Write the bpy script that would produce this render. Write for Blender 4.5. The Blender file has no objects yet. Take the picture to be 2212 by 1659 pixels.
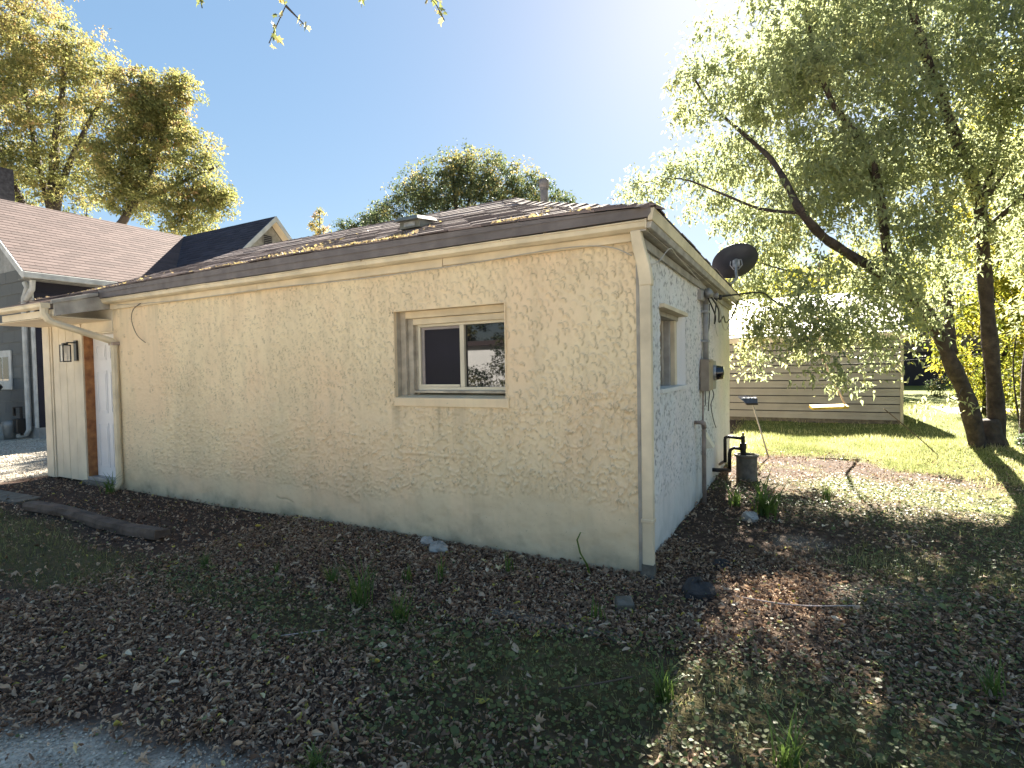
import bpy, math, random
import numpy as np
from mathutils import Vector, Matrix
random.seed(7); RNG = np.random.default_rng(7)
S = bpy.context.scene
C = S.collection
# ------------------------------------------------------------------ camera
YAW, PITCH, ROLL = -.4943, .0285, .0179
CAM = Vector((.9928, -3.6814, 1.45))
fw = Vector((math.sin(YAW)*math.cos(PITCH), math.cos(YAW)*math.cos(PITCH), -math.sin(PITCH)))
rt = Vector((math.cos(YAW), -math.sin(YAW), 0)); up = rt.cross(fw)
r2 = rt*math.cos(ROLL)-up*math.sin(ROLL); u2 = up*math.cos(ROLL)+rt*math.sin(ROLL)
cd = bpy.data.cameras.new('camera'); cam = bpy.data.objects.new('camera', cd); C.objects.link(cam)
cd.sensor_width = 36; cd.lens = 36*1169.8/2212; cd.clip_end = 1200; cd.clip_start = .05
m = Matrix((r2, u2, -fw)).transposed().to_4x4(); m.translation = CAM; cam.matrix_world = m
S.camera = cam
# ------------------------------------------------------------------ sky, sun, exposure
SUN_AZ, SUN_EL = math.radians(-5.5), math.radians(35.5)     # azimuth from +Y towards +X
w = bpy.data.worlds.new("World"); S.world = w; w.use_nodes = True
nt = w.node_tree; bg = nt.nodes['Background']
sky = nt.nodes.new('ShaderNodeTexSky'); sky.sky_type = 'NISHITA'; sky.sun_disc = False
sky.sun_elevation = SUN_EL; sky.sun_rotation = SUN_AZ; sky.air_density = 1.0; sky.dust_density = .35; sky.ozone_density = 2.2
gm_ = nt.nodes.new('ShaderNodeGamma'); gm_.inputs[1].default_value = .42; hs_ = nt.nodes.new('ShaderNodeHueSaturation'); hs_.inputs['Saturation'].default_value = 1.75
nt.links.new(sky.outputs[0], gm_.inputs[0]); nt.links.new(gm_.outputs[0], hs_.inputs['Color']); nt.links.new(hs_.outputs[0], bg.inputs[0]); bg.inputs[1].default_value = .053
sd = bpy.data.lights.new('sun', 'SUN'); sun = bpy.data.objects.new('sun', sd); C.objects.link(sun)
sd.energy = 4.6; sd.angle = math.radians(.5); sd.color = (1, .92, .78)
sdir = Vector((math.sin(SUN_AZ)*math.cos(SUN_EL), math.cos(SUN_AZ)*math.cos(SUN_EL), math.sin(SUN_EL)))
sun.rotation_euler = sdir.to_track_quat('Z', 'Y').to_euler()
S.view_settings.view_transform = 'Standard'; S.view_settings.look = 'None'; S.view_settings.gamma = 1
S.view_settings.exposure = 3.1; S.view_settings.use_curve_mapping = False
S.render.engine = 'CYCLES'
S.cycles.max_bounces = 8; S.cycles.transmission_bounces = 6; S.cycles.transparent_max_bounces = 8

# ------------------------------------------------------------------ materials
def mat(name, col, rough=.8, var=.15, scale=8., bump=.0, bscale=60., col2=None, metal=0., spec=.4, translu=0., tint=None, dist=.01):
    M = bpy.data.materials.new(name); M.use_nodes = True; t = M.node_tree; N = t.nodes; L = t.links
    b = N['Principled BSDF']; b.inputs['Roughness'].default_value = rough; b.inputs['Metallic'].default_value = metal
    b.inputs['Specular IOR Level'].default_value = spec
    tc = N.new('ShaderNodeTexCoord')
    if tint:
        at = N.new('ShaderNodeAttribute'); at.attribute_name = 'tint'; cr = N.new('ShaderNodeValToRGB'); e = cr.color_ramp.elements
        while len(e) < len(tint): e.new(.5)
        for i, (p, c) in enumerate(tint): e[i].position = p; e[i].color = (*c, 1)
        L.new(at.outputs['Fac'], cr.inputs[0]); cout = cr.outputs[0]
    else:
        nz = N.new('ShaderNodeTexNoise'); nz.inputs['Scale'].default_value = scale; nz.inputs['Detail'].default_value = 5
        L.new(tc.outputs['Object'], nz.inputs['Vector'])
        cr = N.new('ShaderNodeValToRGB'); e = cr.color_ramp.elements
        c2 = col2 or tuple(c*(1-var*2) for c in col)
        e[0].position = .3; e[0].color = (*c2, 1); e[1].position = .68; e[1].color = (*[min(1, c*(1+var*.3)) for c in col], 1)
        L.new(nz.outputs['Fac'], cr.inputs[0]); cout = cr.outputs[0]
    L.new(cout, b.inputs['Base Color'])
    if bump:
        n2 = N.new('ShaderNodeTexNoise'); n2.inputs['Scale'].default_value = bscale; n2.inputs['Detail'].default_value = 4
        L.new(tc.outputs['Object'], n2.inputs['Vector'])
        bp = N.new('ShaderNodeBump'); bp.inputs['Strength'].default_value = bump; bp.inputs['Distance'].default_value = dist
        L.new(n2.outputs['Fac'], bp.inputs['Height']); L.new(bp.outputs[0], b.inputs['Normal'])
    if translu:
        tr = N.new('ShaderNodeBsdfTranslucent'); mx = N.new('ShaderNodeMixShader'); mx.inputs[0].default_value = translu
        hs = N.new('ShaderNodeHueSaturation'); hs.inputs['Value'].default_value = 2.0; hs.inputs['Saturation'].default_value = .98
        L.new(cout, hs.inputs['Color']); L.new(hs.outputs[0], tr.inputs[0])
        L.new(b.outputs[0], mx.inputs[1]); L.new(tr.outputs[0], mx.inputs[2]); L.new(mx.outputs[0], N['Material Output'].inputs[0])
    return M
def ramp_nodes(N, L, src, stops):
    cr = N.new('ShaderNodeValToRGB'); e = cr.color_ramp.elements
    while len(e) < len(stops): e.new(.5)
    for i, (p, c) in enumerate(stops): e[i].position = p; e[i].color = (*c, 1) if len(c) == 3 else c
    L.new(src, cr.inputs[0]); return cr.outputs[0]
def stucco_mat(name, base, dirt_and_shade, moss):
    M = bpy.data.materials.new(name); M.use_nodes = True; t = M.node_tree; N = t.nodes; L = t.links; b = N['Principled BSDF']
    b.inputs['Roughness'].default_value = .85; b.inputs['Specular IOR Level'].default_value = .25
    tc = N.new('ShaderNodeTexCoord')
    def noise(sc, det=5, z=1., rough=.55):
        mp = N.new('ShaderNodeMapping'); mp.inputs['Scale'].default_value = (1, 1, z); L.new(tc.outputs['Object'], mp.inputs[0])
        n = N.new('ShaderNodeTexNoise'); n.inputs['Scale'].default_value = sc; n.inputs['Detail'].default_value = det; n.inputs['Roughness'].default_value = rough
        L.new(mp.outputs[0], n.inputs['Vector']); return n.outputs['Fac']
    def mix(f, a, c):
        mx = N.new('ShaderNodeMix'); mx.data_type = 'RGBA'
        L.new(f, mx.inputs[0])
        for k, v in ((6, a), (7, c)):
            if isinstance(v, tuple): mx.inputs[k].default_value = (*v, 1)
            else: L.new(v, mx.inputs[k])
        return mx.outputs[2]
    a = ramp_nodes(N, L, noise(1.3, 6), [(.3, tuple(x*.86 for x in base)), (.55, base), (.75, tuple(min(1, x*1.05) for x in base))])
    pink = ramp_nodes(N, L, noise(.9, 3), [(.42, (0, 0, 0)), (.6, (.8, .8, .8))])
    a = mix(pink, a, (base[0]*1.02, base[1]*.94, base[2]*.93))
    streak = ramp_nodes(N, L, noise(7, 5, .10), [(.5, (0, 0, 0)), (.72, (.42, .42, .42))])
    a = mix(streak, a, tuple(x*.72 for x in base))
    sp = N.new('ShaderNodeSeparateXYZ'); L.new(tc.outputs['Object'], sp.inputs[0])
    # splash dirt and moss rising from the ground
    ad = N.new('ShaderNodeMath'); ad.operation = 'MULTIPLY_ADD'; L.new(noise(3.5, 6), ad.inputs[0]); ad.inputs[1].default_value = .75; L.new(sp.outputs[2], ad.inputs[2])
    lo = ramp_nodes(N, L, ad.outputs[0], [(.34, (.6, .6, .6)), (.52, (.22, .22, .22)), (.95, (0, 0, 0))])
    a = mix(lo, a, dirt_and_shade)
    mo = ramp_nodes(N, L, ad.outputs[0], [(.30, (.3, .3, .3)), (.38, (0, 0, 0))])
    a = mix(mo, a, moss)
    at = N.new('ShaderNodeAttribute'); at.attribute_name = 'dirt_and_shade'  # carries painted crevice shade together with dirt and stains
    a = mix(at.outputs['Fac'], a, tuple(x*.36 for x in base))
    spk = ramp_nodes(N, L, noise(55, 2), [(.68, (0, 0, 0)), (.74, (.5, .5, .5))])
    a = mix(spk, a, tuple(x*.45 for x in base))
    L.new(a, b.inputs['Base Color'])
    bp = N.new('ShaderNodeBump'); bp.inputs['Strength'].default_value = .35; bp.inputs['Distance'].default_value = .004
    L.new(noise(120, 3), bp.inputs['Height']); L.new(bp.outputs[0], b.inputs['Normal'])
    return M
M = {}
BEIGE = (.81, .68, .46)
M['stucco'] = stucco_mat('beige_stucco', BEIGE, (.30, .255, .19), (.12, .13, .07))
M['stucco2'] = stucco_mat('pale_stucco', (.74, .74, .70), (.38, .37, .32), (.10, .11, .07))
M['trim'] = mat('cream_trim', (.74, .63, .45), .55, .13, 5, .25, 30)
M['trimgrey'] = mat('weathered_trim', (.42, .40, .36), .7, .2, 7, .3, 40)
M['gutter'] = mat('cream_gutter', (.74, .64, .46), .4, .16, 4, .1, 20, spec=.5)
M['band'] = mat('grey_drip_board', (.17, .15, .15), .6, .2, 6, .2, 20)
M['casing'] = mat('dusty_window_casing', (.50, .44, .35), .65, .22, 9, .3, 50)
M['sash'] = mat('cream_vinyl', (.68, .62, .48), .35, .06, 4)
M['screen'] = mat('screen_frame', (.32, .28, .27), .5, .1, 10)
M['door'] = mat('white_door', (.80, .80, .82), .35, .04, 3)
M['jamb'] = mat('bare_pine', (.42, .19, .07), .6, .3, 12, .2, 60, col2=(.20, .075, .03))
M['board'] = mat('cream_board', (.78, .69, .53), .6, .10, 3, .3, 18)
M['black'] = mat('black_metal', (.012, .012, .014), .35, .1, 10, spec=.5)
M['iron'] = mat('dark_iron', (.022, .018, .017), .5, .3, 25, .4, 80)
M['conc'] = mat('rough_concrete', (.17, .155, .13), .9, .25, 14, .6, 60)
M['concdark'] = mat('dark_concrete', (.055, .05, .05), .9, .25, 14, .6, 60)  # plain dark tone for the two dark stones
M['stone'] = mat('pale_stone', (.42, .40, .37), .85, .2, 14, .6, 40)
M['wood'] = mat('weathered_wood', (.15, .105, .08), .85, .35, 6, .9, 30, col2=(.06, .042, .032))
M['meter'] = mat('tan_metal_box', (.33, .27, .21), .5, .12, 10)
M['greybox'] = mat('grey_metal', (.30, .30, .29), .45, .12, 10, metal=.3)
M['conduit'] = mat('grey_conduit', (.36, .35, .33), .5, .15, 10)
M['pvc'] = mat('tan_pipe', (.36, .29, .25), .5, .2, 14)
M['wire'] = mat('black_cable', (.02, .02, .022), .5, .1, 10)
M['wirepale'] = mat('pale_cable', (.5, .47, .42), .5, .1, 10)
M['dish'] = mat('dark_dish', (.035, .04, .055), .45, .15, 8)
M['galv'] = mat('galvanised', (.40, .41, .42), .45, .2, 20, metal=.5)
M['flue'] = mat('grey_flue', (.22, .21, .21), .5, .25, 12, metal=.3)
M['ventbox'] = mat('grey_roof_vent', (.17, .18, .16), .6, .2, 10)
M['shingle'] = mat('brown_shingle', (0, 0, 0), .9, bump=.6, bscale=250, dist=.004, tint=[(0, (.11, .085, .08)), (.5, (.19, .148, .138)), (1, (.28, .22, .205))])
M['nshingle'] = mat('tan_shingle', (0, 0, 0), .9, bump=.5, bscale=120, dist=.004, tint=[(0, (.066, .047, .045)), (.5, (.082, .058, .055)), (1, (.098, .071, .067))])
M['nsiding'] = mat('grey_shake', (0, 0, 0), .85, bump=.4, bscale=40, tint=[(0, (.10, .105, .105)), (1, (.125, .13, .128))])
M['ntrim'] = mat('greyish_white_trim', (.55, .55, .53), .6, .15, 5)
M['nfound'] = mat('painted_foundation', (.30, .30, .29), .85, .15, 8, .3, 30)
M['brick'] = mat('dark_chimney', (.06, .055, .06), .9, .3, 14, .5, 30)
M['gsiding'] = mat('tan_grey_siding', (.34, .33, .295), .55, .10, 2.5)
M['gtrim'] = mat('yellowish_corner_trim', (.50, .46, .33), .5, .1, 4)
M['groof'] = mat('pale_metal_roof', (.27, .27, .265), .6, .15, 3)
M['broomblue'] = mat('blue_plastic', (.05, .09, .19), .5, .2, 20)
M['bristle'] = mat('pale_bristles', (.40, .42, .50), .9, .3, 60)
M['handle'] = mat('pale_handle', (.45, .43, .40), .4, .1, 20)
M['yellow'] = mat('yellow_plank', (.62, .42, .05), .6, .3, 8, .3, 20)
M['rope'] = mat('pale_strap', (.55, .45, .42), .8, .2, 20)
M['soil'] = None
M['leafmaple'] = mat('maple_leaf', (0, 0, 0), .55, translu=.45, tint=[(0, (.065, .08, .028)), (.5, (.14, .145, .045)), (.82, (.24, .20, .075)), (1, (.27, .17, .08))])
M['leafgreen'] = mat('green_leaf', (0, 0, 0), .45, spec=.6, translu=.55, tint=[(0, (.12, .145, .08)), (.5, (.21, .235, .12)), (.85, (.33, .33, .15)), (1, (.42, .38, .16))])
M['leafdark'] = mat('dark_leaf', (0, 0, 0), .5, translu=.4, tint=[(0, (.03, .05, .024)), (.6, (.065, .085, .038)), (.88, (.15, .145, .05)), (1, (.26, .20, .07))])
M['leafyel'] = mat('yellow_green_leaf', (0, 0, 0), .5, translu=.55, tint=[(0, (.06, .09, .015)), (.5, (.16, .17, .02)), (1, (.32, .27, .03))])
M['litter'] = mat('dead_leaf', (0, 0, 0), .8, translu=.12, tint=[(0, (.09, .05, .032)), (.35, (.26, .165, .11)), (.7, (.44, .31, .21)), (.92, (.56, .43, .31)), (.97, (.70, .60, .44)), (1, (.55, .46, .10))])
M['grass'] = mat('grass_blade', (0, 0, 0), .6, translu=.45, tint=[(0, (.08, .095, .03)), (.5, (.20, .21, .08)), (.85, (.36, .35, .16)), (1, (.48, .43, .25))])
M['ivy'] = mat('ground_cover_leaf', (0, 0, 0), .5, translu=.3, tint=[(0, (.04, .055, .02)), (.6, (.11, .14, .045)), (1, (.22, .24, .09))])
M['gravel'] = mat('gravel_stone', (0, 0, 0), .9, tint=[(0, (.20, .175, .145)), (.6, (.45, .40, .33)), (1, (.68, .62, .52))])
M['daylily'] = mat('strap_leaf', (.10, .16, .035), .5, .2, 20, translu=.4)
M['bark'] = mat('dark_bark', (.075, .058, .047), .9, .35, 9, 1.0, 22, col2=(.028, .021, .018), dist=.03)
M['barkfar'] = mat('grey_bark', (.06, .048, .040), .9, .3, 3)
M['farsiding'] = mat('far_siding', (.12, .10, .105), .7, .15, 3)
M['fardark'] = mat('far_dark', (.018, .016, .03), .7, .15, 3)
def glass_mat():
    G = bpy.data.materials.new('window_glass'); G.use_nodes = True; N = G.node_tree.nodes; L = G.node_tree.links
    b = N['Principled BSDF']; b.inputs['Base Color'].default_value = (.006, .007, .012, 1); b.inputs['Roughness'].default_value = .02
    b.inputs['Specular IOR Level'].default_value = .75; b.inputs['IOR'].default_value = 1.52
    tc = N.new('ShaderNodeTexCoord'); n = N.new('ShaderNodeTexNoise'); n.inputs['Scale'].default_value = 3
    L.new(tc.outputs['Object'], n.inputs['Vector']); bp = N.new('ShaderNodeBump'); bp.inputs['Strength'].default_value = .03
    L.new(n.outputs['Fac'], bp.inputs['Height']); L.new(bp.outputs[0], b.inputs['Normal']); return G
M['glass'] = glass_mat()
M['meshscreen'] = mat('insect_screen', (.012, .011, .022), .6, .2, 3, spec=.3)
def clear_mat():
    G = bpy.data.materials.new('lantern_glass'); G.use_nodes = True; N = G.node_tree.nodes; L = G.node_tree.links
    b = N['Principled BSDF']; b.inputs['Base Color'].default_value = (.9, .9, .88, 1); b.inputs['Roughness'].default_value = .15
    b.inputs['Alpha'].default_value = .35; return G
M['clear'] = clear_mat()

# ------------------------------------------------------------------ helpers
def tag(o, label=None, cat=None, group=None, kind=None):
    if label: o['label'] = label
    if cat: o['category'] = cat
    if group: o['group'] = group
    if kind: o['kind'] = kind
    return o
WL = {}
def empty(name, loc, label=None, cat=None, group=None):
    o = bpy.data.objects.new(name, None); C.objects.link(o); o.location = loc; o.empty_display_size = .1
    WL[o.name] = Vector(loc); return tag(o, label, cat, group)
def link(name, me, mat_, parent=None):
    o = bpy.data.objects.new(name, me); C.objects.link(o)
    if mat_ is not None: me.materials.append(mat_)
    if parent is not None: o.parent = parent
    return o
def origin(parent):
    return WL.get(parent.name, Vector((0, 0, 0))) if parent is not None else Vector((0, 0, 0))
class MB:
    def __init__(s): s.v = []; s.f = []
    def add(s, vs, fs):
        n = len(s.v); s.v += [tuple(v) for v in vs]; s.f += [tuple(i+n for i in f) for f in fs]; return s
    def box(s, a, b, rot=None, c=None):
        x0, y0, z0 = a; x1, y1, z1 = b
        vs = [Vector(p) for p in ((x0,y0,z0),(x1,y0,z0),(x1,y1,z0),(x0,y1,z0),(x0,y0,z1),(x1,y0,z1),(x1,y1,z1),(x0,y1,z1))]
        if rot is not None:
            c = Vector(c) if c is not None else (Vector(a)+Vector(b))/2
            vs = [rot@(v-c)+c for v in vs]
        return s.add(vs, [(0,3,2,1),(4,5,6,7),(0,1,5,4),(1,2,6,5),(2,3,7,6),(3,0,4,7)])
    def hexa(s, p):
        return s.add(p, [(0,3,2,1),(4,5,6,7),(0,1,5,4),(1,2,6,5),(2,3,7,6),(3,0,4,7)])
    def tube(s, pts, rad, n=8, cap=True):
        pts = [Vector(p) for p in pts]
        if not hasattr(rad, '__len__'): rad = [rad]*len(pts)
        base = len(s.v); ref = Vector((.31, .17, .93)).normalized(); prev = None
        for i, p in enumerate(pts):
            t = (pts[min(i+1, len(pts)-1)]-pts[max(i-1, 0)])
            if t.length < 1e-9: t = Vector((0, 0, 1))
            t.normalize()
            if prev is None:
                a = t.cross(ref)
                if a.length < .1: a = t.cross(Vector((1, 0, 0)))
            else: a = prev-t*prev.dot(t)
            a.normalize(); prev = a; b = t.cross(a)
            for k in range(n):
                q = 2*math.pi*k/n; s.v.append(tuple(p+(a*math.cos(q)+b*math.sin(q))*rad[i]))
        for i in range(len(pts)-1):
            for k in range(n):
                j = base+i*n; s.f.append((j+k, j+(k+1) % n, j+n+(k+1) % n, j+n+k))
        if cap:
            s.f.append(tuple(base+k for k in range(n))[::-1]); s.f.append(tuple(base+(len(pts)-1)*n+k for k in range(n)))
        return s
    def profile(s, pts2, path, side, upv=(0, 0, 1)):
        """sweep a closed 2D profile (out, up) along a straight path of 2+ points; side = outward vector"""
        side = Vector(side); upv = Vector(upv); base = len(s.v); n = len(pts2)
        for p in path:
            for a, b in pts2: s.v.append(tuple(Vector(p)+side*a+upv*b))
        for i in range(len(path)-1):
            for k in range(n):
                j = base+i*n; s.f.append((j+k, j+(k+1) % n, j+n+(k+1) % n, j+n+k))
        s.f.append(tuple(base+k for k in range(n))[::-1]); s.f.append(tuple(base+(len(path)-1)*n+k for k in range(n)))
        return s
    def lathe(s, c, prof, n=20, axis=Vector((0, 0, 1))):
        c = Vector(c); axis = Vector(axis).normalized(); a = axis.orthogonal().normalized(); b = axis.cross(a); base = len(s.v)
        for r, z in prof:
            for k in range(n):
                q = 2*math.pi*k/n; s.v.append(tuple(c+axis*z+(a*math.cos(q)+b*math.sin(q))*r))
        for i in range(len(prof)-1):
            for k in range(n):
                j = base+i*n; s.f.append((j+k, j+(k+1) % n, j+n+(k+1) % n, j+n+k))
        return s
    def build(s, name, mat_, parent=None, smooth=False, bevel=0, fix=True):
        o0 = origin(parent); me = bpy.data.meshes.new(name)
        me.from_pydata([(x-o0.x, y-o0.y, z-o0.z) for x, y, z in s.v], [], s.f)
        if fix:
            import bmesh
            b = bmesh.new(); b.from_mesh(me); bmesh.ops.recalc_face_normals(b, faces=b.faces); b.to_mesh(me); b.free()
        if smooth: me.shade_smooth()
        o = link(name, me, mat_, parent); WL[o.name] = o0
        if bevel:
            md = o.modifiers.new('bevel', 'BEVEL'); md.width = bevel; md.segments = 2; md.limit_method = 'ANGLE'
        return o
def fast_mesh(name, V, F, mat_, parent=None, tint=None, smooth=False, attr=None):
    V = np.asarray(V, np.float32).reshape(-1, 3); F = np.asarray(F, np.int32); o0 = origin(parent)
    V = V-np.array(o0, np.float32)
    me = bpy.data.meshes.new(name); nf, k = F.shape
    me.vertices.add(len(V)); me.vertices.foreach_set('co', V.ravel())
    me.loops.add(nf*k); me.loops.foreach_set('vertex_index', F.ravel())
    me.polygons.add(nf); me.polygons.foreach_set('loop_start', np.arange(0, nf*k, k, dtype=np.int32))
    me.update(calc_edges=True)
    me.shade_smooth() if smooth else me.shade_flat()
    for nm, arr in (('tint', tint), *(attr or {}).items()):
        if arr is not None:
            a = me.attributes.new(nm, 'FLOAT', 'POINT'); a.data.foreach_set('value', np.asarray(arr, np.float32))
    o = link(name, me, mat_, parent); WL[o.name] = o0
    return o
def inst(tv, tf, pos, R, sc):
    """template verts (n,3), faces, positions (m,3), rotations (m,3,3), scales (m,) or (m,3)"""
    m_ = len(pos); sc = np.asarray(sc); sc = sc[:, None]*np.ones(3) if sc.ndim == 1 else sc
    v = tv[None]*sc[:, None, :]; v = np.einsum('mij,mnj->mni', R, v)+pos[:, None, :]
    f = tf[None]+(np.arange(m_)*len(tv))[:, None, None]
    return v.reshape(-1, 3), f.reshape(-1, tf.shape[1])
def rotm(yaw, pitch, roll):
    cy, sy, cp, sp, cr, sr = np.cos(yaw), np.sin(yaw), np.cos(pitch), np.sin(pitch), np.cos(roll), np.sin(roll)
    z = np.zeros_like(cy); o = np.ones_like(cy)
    A = lambda rows: np.stack([np.stack(r, -1) for r in rows], -2)
    Z = A([[cy, -sy, z], [sy, cy, z], [z, z, o]]); X = A([[o, z, z], [z, cp, -sp], [z, sp, cp]]); Y = A([[cr, z, sr], [z, o, z], [-sr, z, cr]])
    return Z@X@Y
# smooth value noise in numpy
_tab = RNG.random((256, 256))
def vnoise(x, y):
    x = np.asarray(x, float); y = np.asarray(y, float); xi = np.floor(x).astype(int); yi = np.floor(y).astype(int)
    fx = x-xi; fy = y-yi; fx = fx*fx*(3-2*fx); fy = fy*fy*(3-2*fy); g = lambda a, b: _tab[a % 256, b % 256]
    return (g(xi, yi)*(1-fx)+g(xi+1, yi)*fx)*(1-fy)+(g(xi, yi+1)*(1-fx)+g(xi+1, yi+1)*fx)*fy
def fbm(x, y, o=4):
    r = 0; a = .5; t = 0
    for i in range(o): r = r+a*vnoise(x*2**i+17*i, y*2**i+31*i); t += a; a *= .5
    return r/t

# ================================================================== SETTING: ground
def gz(x, y):
    h = (fbm(np.asarray(x)*.9+5, np.asarray(y)*.9+9, 3)-.5)*.07
    wall = np.clip(1-np.maximum(np.abs(np.asarray(y)), 0)/.8, 0, 1)*((np.asarray(x) < .2) & (np.asarray(x) > -9))
    r = np.hypot(np.asarray(x)-3.4, np.asarray(y)-6.9)
    mound = .16*np.exp(-(r/.8)**2)
    return h*(1-wall*.8)+mound+.012*np.clip(-np.asarray(x)-3, 0, 6)*0
def gravel_mask(x, y):     # 1 where bare gravel
    n = (fbm(x*1.7+3, y*1.7, 4)-.5)*1.5
    patch = np.clip((-(y+2.33)+n*.35+np.minimum(x+1.1, .25)*.38-np.maximum(x+.75, 0)*1.2)*5, 0, 1)
    drive = np.clip(((-x-8.85)+n*.25)*4, 0, 1)*np.clip((y+.75+n*.2)*4, 0, 1)
    p2 = np.exp(-(((x-1.35)/.55)**2+((y-.35)/.35)**2)*1.2)+np.exp(-(((x-1.0)/.35)**2+((y-1.25)/.3)**2)*1.3)
    return np.clip(np.maximum(np.maximum(patch, drive), (p2+n*.5 > .62)*.6), 0, 1)
def grass_mask(x, y):
    n = (fbm(x*1.3+40, y*1.3+11, 4)-.5)*2
    far = np.clip((y-4.9+.1*(x-1)+n*1.7)*1.1, 0, 1)*(x > -.3)
    g = lambda cx, cy, sx, sy: np.exp(-(((x-cx)/sx)**2+((y-cy)/sy)**2))
    pt = g(-2.3, -1.5, .8, .25)*.7+g(.4, -1.9, .9, .3)*.6+g(1.9, -1.8, 1.0, .5)*.7+g(3.4, .4, 1.2, 1.2)*.7+g(-5.2, -1.6, 1.0, .35)+g(-3.9, -1.75, .9, .3)+g(-6.6, -1.5, 1.0, .3)+g(-.05, -1.35, .8, .3)*.8+g(.75, -1.2, .35, .25)+g(1.6, -1.2, 1.2, .5)*.6+g(3, 2.6, 1.6, 1.6)*.9+g(2.0, .9, 1.0, .4)*.7+g(3.4, 5.1, 1.2, .6)*.6
    return np.clip(np.maximum(far, (pt+n*.45-.25)*1.6), 0, 1)
def ivy_mask(x, y):
    n = (fbm(x*2.1+80, y*2.1+51, 4)-.5)*2
    g = lambda cx, cy, sx, sy: np.exp(-(((x-cx)/sx)**2+((y-cy)/sy)**2))
    pt = g(-2.7, -1.45, .9, .25)*.8+g(.2, -2.0, 1.0, .35)*.8+g(1.8, -2.0, 1.2, .6)*.9+g(-1.5, -1.45, .9, .28)+g(-.5, -1.5, .8, .25)+g(.3, -1.5, .9, .45)+g(1.4, -1.4, 1.2, .7)*.9+g(2.2, .2, 1.4, .8)*.7+g(2.0, 2.4, 1.6, 1.2)*.9+g(1.5, 4, 1.5, .8)*.5
    return np.clip((pt+n*.5-.3)*1.8, 0, 1)
gx = np.concatenate([[-600, -200, -80, -40, -25], np.arange(-18, 9, .09), [10, 14, 20, 35, 80, 200, 600]])
gy = np.concatenate([[-600, -200, -80, -30, -15, -8], np.arange(-5, 12, .09), [13, 15, 18, 24, 35, 60, 120, 300, 700]])
GX, GY = np.meshgrid(gx, gy, indexing='ij')
near = (GX > -18) & (GX < 9) & (GY > -5) & (GY < 12)
GZ = np.where(near, gz(GX, GY)+(fbm(GX*6, GY*6, 3)-.5)*.035, 0)
ii, jj = np.meshgrid(np.arange(len(gx)-1), np.arange(len(gy)-1), indexing='ij'); nn = len(gy)
GF = np.stack([ii*nn+jj, (ii+1)*nn+jj, (ii+1)*nn+jj+1, ii*nn+jj+1], -1).reshape(-1, 4)
gr_ = (gravel_mask(GX, GY)*np.where((GX > .2) & (GY > -1.6), .3, 1)).ravel(); gs_ = np.where((GY > 12), 1, np.maximum(grass_mask(GX, GY), ivy_mask(GX, GY)*.6)).ravel()
gs_ = np.where((GX.ravel() < -18), .8, gs_)*np.where((GY.ravel() < 3) & (GX.ravel() > -18), .25, 1); gr_ = np.where(GY.ravel() < -4.6, .95, gr_)  # pale gravel spread behind the camera, added to bounce sun onto the front wall
GM = bpy.data.materials.new('ground_soil'); GM.use_nodes = True; N = GM.node_tree.nodes; L = GM.node_tree.links; b = N['Principled BSDF']
b.inputs['Roughness'].default_value = .95; b.inputs['Specular IOR Level'].default_value = .15
tc = N.new('ShaderNodeTexCoord')
def nz(sc, d=5):
    n = N.new('ShaderNodeTexNoise'); n.inputs['Scale'].default_value = sc; n.inputs['Detail'].default_value = d; L.new(tc.outputs['Object'], n.inputs['Vector']); return n.outputs['Fac']
def gmix(f, a, c):
    mx = N.new('ShaderNodeMix'); mx.data_type = 'RGBA'; L.new(f, mx.inputs[0]); L.new(a, mx.inputs[6]); L.new(c, mx.inputs[7]); return mx.outputs[2]
soil = ramp_nodes(N, L, nz(18), [(.3, (.03, .02, .015)), (.55, (.08, .052, .04)), (.75, (.14, .10, .075))])
grav = ramp_nodes(N, L, nz(60, 3), [(.3, (.28, .245, .20)), (.5, (.45, .40, .33)), (.72, (.62, .56, .47))])
gras = ramp_nodes(N, L, nz(4, 7), [(.3, (.08, .10, .025)), (.55, (.14, .16, .04)), (.75, (.22, .22, .07))])
a1 = N.new('ShaderNodeAttribute'); a1.attribute_name = 'gravel'; a2 = N.new('ShaderNodeAttribute'); a2.attribute_name = 'green'
L.new(gmix(a1.outputs['Fac'], gmix(a2.outputs['Fac'], soil, gras), grav), b.inputs['Base Color'])
bp = N.new('ShaderNodeBump'); bp.inputs['Strength'].default_value = .8; bp.inputs['Distance'].default_value = .02; L.new(nz(70, 4), bp.inputs['Height']); L.new(bp.outputs[0], b.inputs['Normal'])
ground = fast_mesh('ground', np.stack([GX, GY, GZ], -1), GF, GM, smooth=True, attr={'gravel': gr_, 'green': gs_})
ground['kind'] = 'structure'
# far gravel lane behind the lawn
lane = MB(); xs = np.linspace(-10, 60, 30)
for i in range(29):
    a, c = xs[i], xs[i+1]
    if a < 3.6: continue
    yy = lambda x: 14.6+.03*x+.25*math.sin(x*.5)
    lane.add([(a, yy(a), .02), (c, yy(c), .02), (c, yy(c)+2.6, .02), (a, yy(a)+2.6, .02)], [(0, 1, 2, 3)])
M['lane'] = mat('pale_gravel_lane', (.42, .36, .32), .95, .2, 20, .5, 50)
o = lane.build('gravel_lane', M['lane']); o['kind'] = 'structure'

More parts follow.
